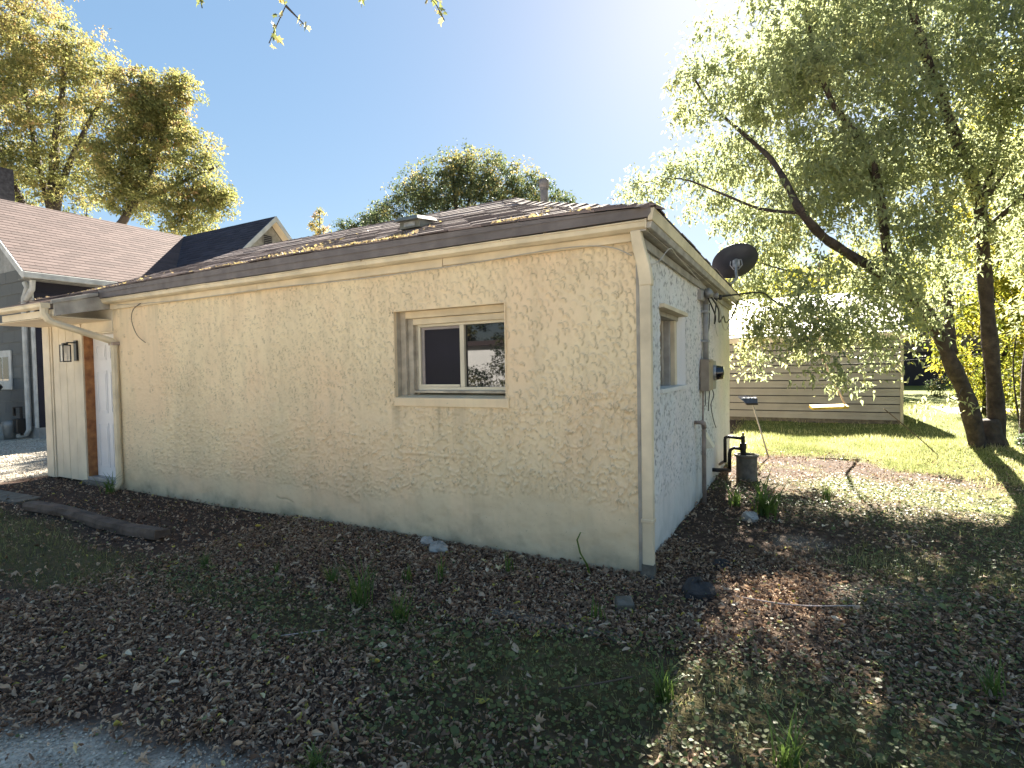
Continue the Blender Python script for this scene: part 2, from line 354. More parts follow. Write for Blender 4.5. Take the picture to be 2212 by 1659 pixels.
# ================================================================== MAIN HOUSE
HX = -8.6      # left end of board wall
house = empty('beige_house', (0, 0, 0), 'low beige stucco house with hipped brown shingle roof in the middle of the yard', 'house')
def stucco_grid(us, zs, hole, tofn, fn, name, mat_, sgn):
    """grid wall with hole; fn(U,Z)->(height,dirt)"""
    U, Z = np.meshgrid(us, zs, indexing='ij'); h, d = fn(U, Z)
    V = tofn(U, Z, h); nz_ = len(zs)
    ii, jj = np.meshgrid(np.arange(len(us)-1), np.arange(len(zs)-1), indexing='ij')
    uc = (us[:-1]+us[1:])/2; zc = (zs[:-1]+zs[1:])/2; UC, ZC = np.meshgrid(uc, zc, indexing='ij')
    keep = ~((UC > hole[0]) & (UC < hole[1]) & (ZC > hole[2]) & (ZC < hole[3]))
    F = np.stack([ii*nz_+jj, (ii+1)*nz_+jj, (ii+1)*nz_+jj+1, ii*nz_+jj+1], -1)[keep]
    if sgn < 0: F = F[:, ::-1]
    return fast_mesh(name, V, F, mat_, house, smooth=True, attr={'dirt_and_shade': d.ravel()})
def ridge_noise(U, Z, s, w, seed, aniso=1.):
    a = fbm(U*s+seed, Z*s*aniso+seed*2, 2)-.5+.12*(vnoise(U*s*2.3+9, Z*s*2.3)-.5)
    return np.exp(-(a/w)**2)
def stamp(U1, Z1, H, D, n, urange, zrange, r0, r1, hgt, rng, a0=-50, a1=118, dens=None):
    us = U1; zs = Z1
    g_ = hgt*0+.050; gu, gv = np.meshgrid(np.arange(*urange, g_), np.arange(*zrange, g_*.9)); gu = gu+(np.arange(gu.shape[0])[:, None] % 2)*g_*.5
    pu = (gu+rng.normal(0, g_*.20, gu.shape)).ravel(); pz = (gv+rng.normal(0, g_*.20, gu.shape)).ravel(); n = len(pu)
    for k in range(n):
        if dens is not None and rng.random() > dens(pu[k], pz[k]): continue
        r = rng.uniform(r0, r1); i0, i1 = np.searchsorted(us, (pu[k]-r*1.8, pu[k]+r*1.8)); j0, j1 = np.searchsorted(zs, (pz[k]-r*1.8, pz[k]+r*1.8))
        if i1-i0 < 2 or j1-j0 < 2: continue
        du = us[i0:i1, None]-pu[k]; dz = (zs[None, j0:j1]-pz[k])*rng.uniform(.75, 1.1)
        rr = np.hypot(du, dz); an = np.degrees(np.arctan2(dz, du)); rot = rng.normal(0, 22)
        t = np.clip((an-(a0+rot))/25, 0, 1)*np.clip(((a1+rot)-an)/25, 0, 1)
        w_ = np.where(rr > r, .003, .011)           # steep outside, soft inside
        g = np.exp(-((rr-r)/w_)**2)*t*hgt*rng.uniform(.6, 1.2)
        H[i0:i1, j0:j1] = np.maximum(H[i0:i1, j0:j1], g)
        D[i0:i1, j0:j1] = np.maximum(D[i0:i1, j0:j1], np.exp(-((rr-r-.003)/.0036)**2)*t*.8*rng.uniform(.25, 1)**1.3)  # crevice shade with some dirt, painted just outside each crescent
WX0, WX1, WZ0, WZ1 = -2.149, -1.043, 1.142, 1.961
us = []; u = -6.73
while u < 0: us.append(u); u += .0065+.0115*min(1, abs(u)/6.7)
us = np.array(sorted(set(us+[0., WX0, WX1]))); zs = np.array(sorted(set(list(np.arange(-.1, 2.40, .0085))+[WZ0, WZ1, 2.40])))
def front_fn(U, Z):
    H = np.zeros_like(U); D = np.zeros_like(U); rng = np.random.default_rng(3)
    dens = lambda x, z: np.clip((z-.95)/.35, 0, 1)*(1 if x > -5.75 else .15)*np.clip(fbm(x*1.7+3, z*2.2, 2)*2.6-.15, .55, 1)
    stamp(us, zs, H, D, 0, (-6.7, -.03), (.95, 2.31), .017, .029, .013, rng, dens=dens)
    hi = np.clip((Z-1.15+(fbm(U*2, Z*2, 3)-.5)*.9)/.25, 0, 1)
    rn = ridge_noise(U, Z, 21, .045, 3, .8)*.016+ridge_noise(U, Z, 36, .06, 8, .6)*.010
    # the middle left of the wall has strokes pulled vertically
    vs = ridge_noise(U, Z, 30, .05, 12, .45)*.017
    vm = np.clip((-U-1.8)/1.5, 0, 1)*np.clip((Z-.9)/.3, 0, 1)
    lowtex = rn*(1-vm)+vs*vm
    base = .42+.10*(fbm(U*1.5, Z*0+3, 3)-.5)*4*.5+np.where(U > -1.0, .03, 0)
    low = np.clip((Z-(base-.04*np.clip(-U, 0, 5)))/.10, 0, 1)
    smoothleft = np.clip((U+5.9+(fbm(U*0, Z*3, 3)-.5)*.5)/.15, 0, 1)
    tex = (lowtex*np.clip(1.15-hi, .18, 1))*low*(.35+.65*smoothleft)
    H = np.maximum(H*low, tex); H = H+(fbm(U*1.1, Z*1.1, 3)-.5)*.03+(fbm(U*9, Z*9, 3)-.5)*.006*(1+2*(1-low))
    D = np.maximum(D*low, np.clip(ridge_noise(U+.003, Z-.004, 21, .02, 3, .8)-.30, 0, 1)*.85*low*np.clip(1.1-hi, .1, 1)*(1-vm))  # the same painted shade and dirt beside the trowel ridges
    D = np.maximum(D, np.clip(ridge_noise(U, Z-.003, 30, .015, 12, .45)-.4, 0, 1)*.8*vm*low*smoothleft*np.clip(1.2-hi, .25, 1))  # painted crevice shade and dirt along the vertical strokes
    # plaster lip left where an old opening was filled
    lip = (U > -2.15) & (U < -1.38)
    zl = .735+.004*np.sin(U*9); H += lip*np.exp(-((Z-zl)/.012)**2)*.009*np.clip((U+2.15)/.05, 0, 1)*np.clip((-1.38-U)/.05, 0, 1)
    D = np.maximum(D, lip*np.exp(-((Z-zl+.014)/.006)**2)*.15)
    # crack near the ground
    zc = .17-.10*(U+3.6)+.008*np.sin(U*31); ck = (U > -3.75) & (U < -3.50)
    D = np.maximum(D, ck*np.exp(-((Z-zc)/.006)**2)*.5); H -= ck*np.exp(-((Z-zc)/.006)**2)*.01
    edge = np.minimum.reduce([np.clip(np.abs(U-WX0)/.04, 0, 1)+((Z > WZ1+.04) | (Z < WZ0-.04)), np.clip(np.abs(U-WX1)/.04, 0, 1)+((Z > WZ1+.04) | (Z < WZ0-.04))])
    H = H*np.clip(np.abs(U-0)/.03, .3, 1)
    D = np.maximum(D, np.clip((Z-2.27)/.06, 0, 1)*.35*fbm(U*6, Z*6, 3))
    dr = np.clip(fbm(U*22, Z*.8+4, 3)-.50, 0, 1)*2.2      # drip stains below the sill and the eave
    D = np.maximum(D, dr*np.exp(-np.clip(WZ0-Z, 0, 9)/.22)*(Z < WZ0)*(U > WX0-.05)*(U < WX1+.05)*.8)
    D = np.maximum(D, dr*np.exp(-np.clip(2.3-Z, 0, 9)/.20)*.55)
    return H, np.clip(D, 0, 1)
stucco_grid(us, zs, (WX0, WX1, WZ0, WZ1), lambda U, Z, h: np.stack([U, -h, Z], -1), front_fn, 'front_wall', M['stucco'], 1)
SY0, SY1, SZ0, SZ1 = .62, 1.66, 1.262, 1.915
ys = []; u = 0.
while u < 5.117: ys.append(u); u += .009+.010*(u/5)
ys = np.array(sorted(set(ys+[5.117, SY0, SY1]))); zs2 = np.array(sorted(set(list(np.arange(-.1, 2.42, .0105))+[SZ0, SZ1])))
def side_fn(U, Z):
    H = np.zeros_like(U)
    a = ridge_noise(U, Z, 22, .07, 5, .7); low = np.clip((Z-.30-.05*np.sin(U*2))/.12, 0, 1)
    mid = np.clip((4.0-U)/.8, .25, 1)
    H = a*.0075*low*mid+(fbm(U*1.1+5, Z*1.1, 3)-.5)*.03+(fbm(U*12, Z*12, 3)-.5)*.006
    D = np.clip(fbm(U*48+3, Z*40+8, 2)-.61, 0, 1)*6.0*low*mid
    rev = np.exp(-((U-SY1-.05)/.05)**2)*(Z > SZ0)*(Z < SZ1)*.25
    return H, np.clip(D+rev, 0, .85)
stucco_grid(ys, zs2, (SY0, SY1, SZ0, SZ1), lambda U, Z, h: np.stack([h, U, Z], -1), side_fn, 'side_wall', M['stucco2'], 1)
# back and left walls, floor of the shell
MB().box((-8.58, 5.0, -.1), (-.02, 5.117, 2.42)).build('back_wall', M['stucco'], house)
MB().box((-8.58, .2, -.1), (-8.48, 5.0, 2.42)).build('left_wall', M['stucco'], house)
# interior light block so that nothing shines through
MB().box((-8.4, .40, 0.0), (-.40, 4.9, 2.3)).build('inner_light_block', M['fardark'], house)
# corner strip: dark weathered gap beside the downspout
MB().box((-.012, -.012, 0.0), (.016, .0, 2.35)).build('corner_bead', M['trimgrey'], house)
# frieze boards under the gutter
for a, c, z0, z1 in ((-6.73, -3.9, 2.285, 2.36), (-3.895, -1.6, 2.29, 2.362), (-1.595, .0, 2.298, 2.365)):
    MB().box((a, -.034, z0), (c, -.012, z1)).build('frieze_board', M['trim'], house, bevel=.003)
MB().box((.014, .0, 2.27), (.03, 5.12, 2.33)).build('side_frieze', M['trimgrey'], house)
# soffit + fascia bands
def band_z(x): return float(np.interp(x, [-6.75, -3.3, -1.2, -.5, .127], [2.522, 2.545, 2.523, 2.505, 2.477]))
xsb = list(np.linspace(-6.75, .127, 28))
bn = MB()
for a, c in zip(xsb[:-1], xsb[1:]):
    za, zc = band_z(a), band_z(c); lo = lambda z, x: 2.412+.0*x
    bn.hexa([(a, -.145, 2.418), (c, -.145, 2.418), (c, -.115, 2.418), (a, -.115, 2.418), (a, -.15, za), (c, -.15, zc), (c, -.115, zc), (a, -.115, za)])
bn.build('drip_board', M['band'], house)
MB().hexa([(.105, -.145, 2.395), (.135, -.145, 2.395), (.135, 5.2, 2.395), (.105, 5.2, 2.395), (.105, -.145, 2.472), (.15, -.15, 2.472), (.15, 5.2, 2.472), (.105, 5.2, 2.472)]).build('side_fascia', M['gutter'], house, bevel=.004)
MB().hexa([(.085, -.12, 2.352), (.118, -.12, 2.352), (.118, 5.19, 2.352), (.085, 5.19, 2.352), (.085, -.12, 2.394), (.13, -.12, 2.394), (.13, 5.19, 2.394), (.085, 5.19, 2.394)]).build('side_crown_mould', M['trimgrey'], house, bevel=.004)
MB().box((-6.75, -.112, 2.40), (.10, 0.02, 2.412)).box((-.02, -.1, 2.342), (.084, 5.18, 2.352)).build('soffit', M['trimgrey'], house)
# main gutter, built in four lengths, slightly sagging, with lap joints
gp = [(0, -.045), (.05, -.047), (.078, -.03), (.083, .0), (.092, .004), (.092, .012), (.085, .012), (.078, .006), (.07, -.02), (.045, -.038), (.008, -.036), (.006, .012), (0, .012)]
def gut(x0, x1, y, z0, z1, name='gutter'):
    return MB().profile(gp, [(x0, y, z0), ((x0+x1)/2, y, (z0+z1)/2-.002), (x1, y, z1)], (0, -1, 0)).build(name, M['gutter'], house)
gut(-6.79, -4.6, -.040, 2.398, 2.402); gut(-4.62, -2.35, -.040, 2.399, 2.403); gut(-2.37, -.9, -.040, 2.401, 2.400); gut(-.92, .085, -.040, 2.399, 2.397)
MB().box((-6.795, -.135, 2.353), (-6.785, -.04, 2.41)).build('gutter_end', M['gutter'], house)
MB().box((.084, -.135, 2.352), (.094, -.04, 2.412)).build('gutter_end', M['gutter'], house)
for xj in (-4.61, -2.36, -.91): MB().profile([(a*1.03, b_*1.03) for a, b_ in gp[:7]]+[(.0, .013)], [(xj-.012, -.040, 2.400), (xj+.012, -.040, 2.400)], (0, -1, 0)).build('gutter_joint', M['gutter'], house)
# downspout at the corner with wide elbow
ds = MB()
def bar(mb, pts, wx, wy):
    """rectangular pipe through points; wx, wy half sizes along x and y (kept axis aligned)"""
    base = len(mb.v)
    for i, p in enumerate(pts):
        for sx, sy in ((-1, -1), (1, -1), (1, 1), (-1, 1)):
            wxx = wx[i] if hasattr(wx, '__len__') else wx; wyy = wy[i] if hasattr(wy, '__len__') else wy
            mb.v.append((p[0]+sx*wxx, p[1]+sy*wyy, p[2]))
    for i in range(len(pts)-1):
        for k in range(4): j = base+i*4; mb.f.append((j+k, j+(k+1) % 4, j+4+(k+1) % 4, j+4+k))
    mb.f.append((base+3, base+2, base+1, base)); e = base+(len(pts)-1)*4; mb.f.append((e, e+1, e+2, e+3))
bar(ds, [(.058, -.018, 0.02), (.058, -.018, 1.2), (.056, -.018, 2.02)], .038, .028); ds.build('downspout', M['gutter'], house, bevel=.008)
el = MB(); bar(el, [(.060, -.018, 1.99), (.060, -.02, 2.03), (.05, -.03, 2.12), (.022, -.06, 2.26), (.01, -.075, 2.352)], [.043, .044, .043, .04, .036], [.033, .034, .034, .032, .03]); el.build('downspout_elbow', M['gutter'], house, bevel=.01)
MB().box((.014, -.052, .385), (.102, .014, .41)).build('downspout_joint', M['gutter'], house, bevel=.004)
MB().box((.015, -.05, .0), (.1, .012, .10)).build('downspout_foot', M['conc'], house, bevel=.004)

# ---- front window: stepped casing, frame, sash, screen
win = MB().box((WX0, .03, 1.142), (WX0+.005, .12, WZ1)).build('window_frame', M['casing'], house)   # overall frame, holder of the pieces
win.name = 'window'
def wp(a, c, name, mt, bevel=.003, par=win): return MB().box(a, c).build(name, mt, par, bevel=bevel)
wp((WX0+.006, .078, 1.20), (WX0+.062, .35, WZ1), 'casing', M['casing']); wp((WX1-.05, .078, 1.20), (WX1, .35, WZ1), 'casing', M['casing'])
wp((WX0+.063, .078, WZ1-.058), (WX1-.051, .35, WZ1), 'casing', M['trim'])
wp((WX0+.063, .112, 1.2), (WX0+.118, .35, WZ1-.06), 'inner_casing', M['casing']); wp((WX0+.119, .112, WZ1-.113), (WX1-.051, .35, WZ1-.06), 'inner_casing', M['trim'])
FX0, FX1, FZ0, FZ1 = -2.0, -1.045, 1.272, 1.848
wp((WX0+.119, .15, 1.2), (FX0-.001, .36, FZ1), 'stop', M['casing'])
fr = MB().box((FX0, .142, FZ0), (FX1, .20, FZ0+.03)).box((FX0, .142, FZ1-.022), (FX1, .20, FZ1)).box((FX0, .142, FZ0+.03), (FX0+.022, .20, FZ1-.022)).box((FX1-.02, .142, FZ0+.03), (FX1, .20, FZ1-.022)).box((-1.565, .146, FZ0+.03), (-1.522, .20, FZ1-.022))
fr.build('sash', M['sash'], win, bevel=.003)
wp((FX0+.02, .138, FZ0+.032), (-1.568, .142, FZ0+.052), 'rail', M['sash'], 0)
sc = MB().box((FX0+.024, .160, FZ0+.032), (-1.567, .172, FZ0+.052)).box((FX0+.024, .160, FZ1-.046), (-1.567, .172, FZ1-.024)).box((FX0+.024, .160, FZ0+.052), (FX0+.055, .172, FZ1-.046))
sc.build('screen_frame', M['screen'], win)
wp((FX0+.05, .168, FZ0+.05), (-1.567, .170, FZ1-.045), 'screen', M['meshscreen'], 0)
wp((-1.521, .176, FZ0+.031), (FX1-.021, .182, FZ1-.023), 'glass', M['glass'], 0)
wp((-1.55, .184, FZ0+.031), (-1.49, .19, FZ1-.023), 'latch_strip', M['casing'], 0)
# sill
sl = MB().hexa([(WX0+.001, -.022, 1.142), (WX1+.03, -.022, 1.142), (WX1+.03, .34, 1.142), (WX0+.001, .34, 1.142), (WX0+.001, -.024, 1.216), (WX1+.03, -.024, 1.216), (WX1+.03, .34, 1.258), (WX0+.001, .34, 1.258)])
sl.build('sill', M['stucco'], win, bevel=.006)
wp((-2.03, .10, 1.252), (WX1, .142, 1.272), 'sub_sill', M['casing'])
# reveals
MB().hexa([(WX0-.004, -.004, 1.2), (WX0+.004, -.004, 1.2), (WX0+.004, .10, 1.2), (WX0-.004, .10, 1.2), (WX0-.004, -.004, 1.962), (WX0+.004, -.004, 1.962), (WX0+.004, .10, 1.962), (WX0-.004, .10, 1.962)]).build('reveal', M['stucco'], win)
MB().box((WX1-.004, -.006, 1.2), (WX1+.006, .10, 1.962)).build('reveal', M['stucco'], win)
MB().box((WX0-.004, -.006, 1.959), (WX1+.006, .10, 1.968)).build('reveal', M['stucco'], win)

# ---- side window
w2 = MB().box((-.30, SY0, SZ0), (-.02, SY0+.004, SZ1)).build('window', M['casing'], house)
def sp_(a, c, name, mt, bevel=.003): return MB().box(a, c).build(name, mt, w2, bevel=bevel)
sp_((-.24, SY0+.05, SZ0), (-.20, SY0+.075, SZ1-.09), 'sash', M['sash']); sp_((-.24, 1.34, SZ0), (-.20, 1.40, SZ1-.09), 'sash', M['sash'])
sp_((-.225, SY0+.075, SZ0+.01), (-.222, 1.34, SZ1-.09), 'glass', M['glass'], 0)
sp_((-.24, SY0+.05, SZ1-.10), (-.20, 1.40, SZ1-.06), 'sash', M['sash'])
sp_((-.20, 1.36, SZ0), (-.15, 1.46, SZ1-.05), 'casing', M['casing']); sp_((-.15, 1.42, SZ0), (-.10, 1.52, SZ1-.05), 'casing', M['trimgrey']); sp_((-.10, 1.47, SZ0), (-.06, 1.56, SZ1-.03), 'casing', M['trim'])
sp_((-.24, SY0, SZ1-.05), (-.045, 1.56, SZ1+.0), 'head', M['trimgrey']); sp_((-.04, SY0-.03, SZ1-.012), (.045, 1.56, SZ1+.022), 'drip_cap', M['trim'])
sp_((-.26, SY0, SZ0-.03), (.02, SY1, SZ0+.004), 'sill', M['stucco2'])
MB().hexa([(-.06, 1.56, SZ0), (.0, 1.655, SZ0), (.0, 1.665, SZ0), (-.06, 1.665, SZ0), (-.06, 1.56, SZ1), (.0, 1.655, SZ1), (.0, 1.665, SZ1), (-.06, 1.665, SZ1)]).build('reveal', M['stucco2'], w2)

# ---- roof: courses of shingle tabs that follow the bell-cast slopes
def prof(d): return float(np.interp(d, [0, .4, 1.7, 2.09], [2.478, 2.625, 3.20, 3.42]))
def slab_field(P, umin, umax, dmax, expo, tab, thick, name, mat_, par, rng, d0=0., kind='stuff', jit=.012, uni=False):
    """P(u,d,lift)->point. umin/umax functions of d"""
    V = []; T = []; dd = d0; i = 0
    while dd < dmax-1e-6:
        d1 = min(dd+expo, dmax); u0a, u1a = umin(dd), umax(dd); u0b, u1b = umin(d1), umax(d1)
        n = max(1, int((u1a-u0a)/tab)); off = (i % 2)*.5*tab
        cuts = [u0a]+[u0a+off+tab*k for k in range(0 if off else 1, n+1) if u0a+off+tab*k < u1a-.04]+[u1a]
        for a, c in zip(cuts[:-1], cuts[1:]):
            th = thick if uni else thick*rng.uniform(.7, 1.4); j = 0 if uni else rng.uniform(-jit, jit); g = .002
            a2, c2 = min(max(a, u0b), u1b), min(max(c, u0b), u1b)
            pts = [P(a+g, dd+j, 0), P(c-g, dd+j, 0), P(c2-g, d1+.01, 0), P(a2+g, d1+.01, 0), P(a+g, dd+j, th), P(c-g, dd+j, th), P(c2-g, d1+.01, th*.25), P(a2+g, d1+.01, th*.25)]
            V.append(pts); T += [rng.random()]*8
        dd = d1; i += 1
    V = np.array(V).reshape(-1, 3); nb = len(V)//8
    f = np.array([(4, 5, 6, 7), (0, 1, 5, 4), (1, 2, 6, 5), (3, 0, 4, 7)]); F = (f[None]+(np.arange(nb)*8)[:, None, None]).reshape(-1, 4)
    o = fast_mesh(name, V, F, mat_, par, tint=T)
    if kind: o['kind'] = kind
    return o
rr = np.random.default_rng(11)
XL, XR, YF, YB = -8.95, .15, -.155, 5.22
eave_lift = lambda x, d: (band_z(x)-2.478)*max(0, 1-d/.5) if x > -6.75 else .035*max(0, 1-d/.5)
roofm = MB()
def PF(u, d, l): return (u, YF+d, prof(d)+eave_lift(u, d)+l+.004)
def PR(u, d, l): return (XR-d, u, prof(d)+l+.004)
slab_field(PF, lambda d: XL+d, lambda d: XR-d, 2.09, .085, .30, .013, 'shingles', M['shingle'], house, rr, kind='stuff')
slab_field(PR, lambda d: YF+d, lambda d: YB-d*1.55, 2.09, .085, .30, .013, 'shingles', M['shingle'], house, rr)
# deck under the shingles
RZ = 3.42; ry0 = YF+2.09; ry1 = YB-2.09*1.55; rx0, rx1 = XL+2.09, XR-2.09; ym = (ry0+ry1)/2
dk = MB()
for d0_, d1_ in ((0, .4), (.4, 1.7), (1.7, 2.09)):
    z0, z1 = prof(d0_), prof(d1_)
    q0 = [(XL+d0_, YF+d0_, z0), (XR-d0_, YF+d0_, z0), (XR-d0_, YB-d0_*1.55, z0), (XL+d0_, YB-d0_*1.55, z0)]
    q1 = [(XL+d1_, YF+d1_, z1), (XR-d1_, YF+d1_, z1), (XR-d1_, YB-d1_*1.55, z1), (XL+d1_, YB-d1_*1.55, z1)]
    for k in range(4): dk.add([q0[k], q0[(k+1) % 4], q1[(k+1) % 4], q1[k]], [(0, 1, 2, 3)])
dk.add(q1, [(0, 1, 2, 3)]); dk.build('roof_deck', M['band'], house, fix=False)
# hip and ridge caps
cap = MB(); hp = [Vector((XR-d, YF+d, prof(d)+.012)) for d in np.arange(.02, 2.1, .14)]
for a, c in zip(hp[:-1], hp[1:]):
    t = (c-a).normalized(); s_ = t.cross(Vector((0, 0, 1))).normalized()*.11
    cap.add([a-s_-Vector((0, 0, .028)), a+Vector((0, 0, .016)), a+s_-Vector((0, 0, .028)), c-s_-Vector((0, 0, .036)), c+Vector((0, 0, .002)), c+s_-Vector((0, 0, .036))], [(0, 1, 4, 3), (1, 2, 5, 4), (0, 2, 1)])
for x in np.arange(rx1, rx0, -.15):
    a = Vector((x, ry0+.03, RZ+.012)); c = Vector((x-.16, ry0+.03, RZ+.012)); s_ = Vector((0, .12, 0))
    cap.add([a-s_-Vector((0, 0, .07)), a+Vector((0, 0, .014)), a+s_-Vector((0, 0, .02)), c-s_-Vector((0, 0, .078)), c, c+s_-Vector((0, 0, .03))], [(0, 1, 4, 3), (1, 2, 5, 4), (0, 2, 1)])
o = cap.build('hip_caps', M['nshingle'], house); 
me = o.data; a = me.attributes.new('tint', 'FLOAT', 'POINT'); a.data.foreach_set('value', [.3]*len(me.vertices)); o['kind'] = 'stuff'; me.materials[0] = M['shingle']
# back and left slopes visible from other places: plain shingle deck is enough there
# ---- apron roof over the door
AX0, AX1, AY = -8.2, -6.76, -.64
def PA(u, d, l): return (u, AY+d, 2.335+d*(2.50-2.335)/.50+l)
slab_field(PA, lambda d: AX0-d*.9, lambda d: AX1, .52, .125, .30, .011, 'shingles', M['shingle'], house, rr)
MB().hexa([(AX0-.02, AY+.01, 2.300), (AX1, AY+.01, 2.300), (AX1, -.02, 2.46), (AX0-.5, -.02, 2.46), (AX0-.02, AY+.01, 2.333), (AX1, AY+.01, 2.333), (AX1, -.02, 2.50), (AX0-.5, -.02, 2.50)]).build('apron_deck', M['band'], house)
# rake board at the right end of the apron
MB().hexa([(AX1, AY+.03, 2.165), (AX1+.025, AY+.03, 2.165), (AX1+.025, -.01, 2.30), (AX1, -.01, 2.30), (AX1, AY+.03, 2.325), (AX1+.025, AY+.03, 2.325), (AX1+.025, -.01, 2.47), (AX1, -.01, 2.47)]).build('rake_board', M['trimgrey'], house, bevel=.003)
MB().hexa([(AX1+.024, AY-.005, 2.30), (AX1+.045, AY-.005, 2.30), (AX1+.045, -.16, 2.445), (AX1+.024, -.16, 2.445), (AX1+.024, AY-.005, 2.345), (AX1+.045, AY-.005, 2.345), (AX1+.045, -.16, 2.49), (AX1+.024, -.16, 2.49)]).build('rake_moulding', M['trimgrey'], house, bevel=.003)
MB().profile(gp, [(-8.75, AY+.01, 2.30), (AX1-.03, AY+.01, 2.30)], (0, -1, 0)).build('gutter', M['gutter'], house)
MB().box((AX1-.03, AY-.08, 2.254), (AX1-.022, AY+.01, 2.313)).build('gutter_end', M['gutter'], house)
MB().box((-8.15, AY+.03, 2.165), (AX1-.002, AY+.055, 2.245)).build('sub_fascia', M['board'], house, bevel=.003)
MB().box((-8.6, AY+.056, 2.155), (AX1-.002, -.0, 2.163)).build('apron_soffit', M['board'], house)
# slanting downspout from the apron gutter to the wall
dd_ = MB(); p0 = [(-6.83, AY-.03, 2.26), (-6.83, AY-.03, 2.19), (-6.815, AY+.0, 2.12), (-6.80, AY+.05, 2.085), (-6.64, -.07, 1.885), (-6.63, -.05, 1.86), (-6.63, -.045, 1.78), (-6.63, -.045, 1.2), (-6.63, -.045, .10), (-6.64, -.07, .04), (-6.67, -.13, .015)]
dd_.tube(p0, [.043, .043, .043, .042, .042, .045, .042, .04, .04, .042, .045], n=8); dd_.build('downspout', M['gutter'], house, smooth=False)
MB().box((-6.68, -.09, 1.83), (-6.585, .0, 1.87)).build('downspout_strap', M['pvc'], house)

# ---- door bay: recessed white panel door, bare pine jamb, boards, corner post
DX0, DX1, DY = -7.505, -6.735, .105
door = MB().box((DX0+.02, DY, .10), (DX1, DY+.045, 2.0)).build('door', M['door'], house)
for z0, z1 in ((.22, .82), (.95, 1.52), (1.66, 1.86)):
    for x0 in (DX0+.10, DX0+.44):
        x1 = x0+.25
        pn = MB(); o1 = .0; o2 = -.009
        pn.hexa([(x0, DY-.001, z0), (x1, DY-.001, z0), (x1, DY+.001, z0), (x0, DY+.001, z0), (x0, DY-.001, z1), (x1, DY-.001, z1), (x1, DY+.001, z1), (x0, DY+.001, z1)])
        pn = MB().box((x0, DY-.008, z0), (x0+.018, DY, z1)).box((x1-.018, DY-.008, z0), (x1, DY, z1)).box((x0+.018, DY-.008, z0), (x1-.018, DY, z0+.018)).box((x0+.018, DY-.008, z1-.018), (x1-.018, DY, z1)).box((x0+.04, DY-.006, z0+.04), (x1-.04, DY, z1-.04))
        pn.build('door_panel', M['door'], door, bevel=.002)
MB().box((DX0-.0, .002, .06), (DX0+.018, DY+.05, 2.0)).build('door_jamb', M['jamb'], house)
MB().box((DX0-.055, -.018, .04), (DX0-.002, .012, 2.02)).build('door_trim', M['board'], house, bevel=.003)
MB().box((DX0-.06, -.022, 2.02), (DX1+.01, .012, 2.055)).build('head_trim', M['board'], house, bevel=.003)
MB().box((DX0+.0, .0, 2.0), (DX1+.0, DY+.05, 2.02)).build('head_jamb', M['board'], house)
MB().box((DX0-.05, -.06, .0), (DX1+.0, DY+.1, .055)).build('door_step', M['conc'], house, bevel=.008)
MB().box((DX0+.0, -.01, .056), (DX1+.0, DY-.002, .10)).build('threshold', M['galv'], house, bevel=.003)
MB().box((DX0-.02, -.012, 2.056), (DX1+.005, .012, 2.15)).build('board', M['board'], house, bevel=.003)
MB().box((-8.36, -.010, 2.151), (DX1+.005, .012, 2.30)).build('board', M['board'], house, bevel=.003)
xb = [-8.355, -8.175, -7.98, -7.765, DX0-.057]
for a, c in zip(xb[:-1], xb[1:]): MB().box((a+.004, -.004+random.uniform(-.001, .001), .03), (c-.004, .012, 2.150)).build('board', M['board'], house, bevel=.003)
MB().box((-8.36, .012, .03), (DX1, .03, 2.3)).box((DX1, .03, .0), (DX1+.02, .3, 2.3)).build('wall_backing', M['screen'], house) if False else None
MB().box((-8.36, .0125, .03), (DX0, .02, 2.3)).build('sheathing', M['jamb'], house)
MB().box((-8.60, -.028, .02), (-8.405, .02, 2.3)).build('corner_post', M['board'], house, bevel=.004)
MB().box((-8.40, -.016, .02), (-8.365, .012, 2.3)).build('corner_trim', M['board'], house, bevel=.003)
MB().box((-8.60, .021, .0), (-8.585, .25, 2.3)).build('corner_post', M['board'], house)

# ---- things on the roof
fl = empty('flue_pipe', (-1.95, 3.05, 3.1), 'grey metal flue pipe with capped top above the roof ridge', 'flue pipe')
MB().lathe((-2.02, 2.9, 3.05), [(.0, 0), (.052, 0), (.052, .78), (.05, .80)], 18).build('pipe', M['flue'], fl, smooth=True)
MB().lathe((-2.02, 2.9, 3.82), [(.05, 0), (.066, .01), (.068, .10), (.062, .115), (.0, .12)], 18).build('cap', M['flue'], fl, smooth=True)
MB().lathe((-2.02, 2.9, 3.80), [(.055, 0), (.06, .015), (.055, .03)], 18).build('collar', M['flue'], fl, smooth=True)
vz = prof(1.25)
vn = empty('roof_vent', (-2.74, 1.12, vz), 'squat grey slant-back vent on the brown shingles', 'roof vent')
rx_ = Matrix.Rotation(math.radians(8), 3, 'X')
MB().box((-2.87, .98, vz-.02), (-2.60, 1.24, vz+.07)).build('base', M['ventbox'], vn)
MB().hexa([(-2.91, .90, vz+.045), (-2.57, .90, vz+.045), (-2.57, 1.28, vz+.10), (-2.91, 1.28, vz+.10), (-2.87, .95, vz+.10), (-2.61, .95, vz+.10), (-2.61, 1.24, vz+.14), (-2.87, 1.24, vz+.14)]).build('hood', M['ventbox'], vn, bevel=.012)
MB().box((-2.81, .974, vz+.0), (-2.66, .979, vz+.045)).build('louvre', M['galv'], vn)

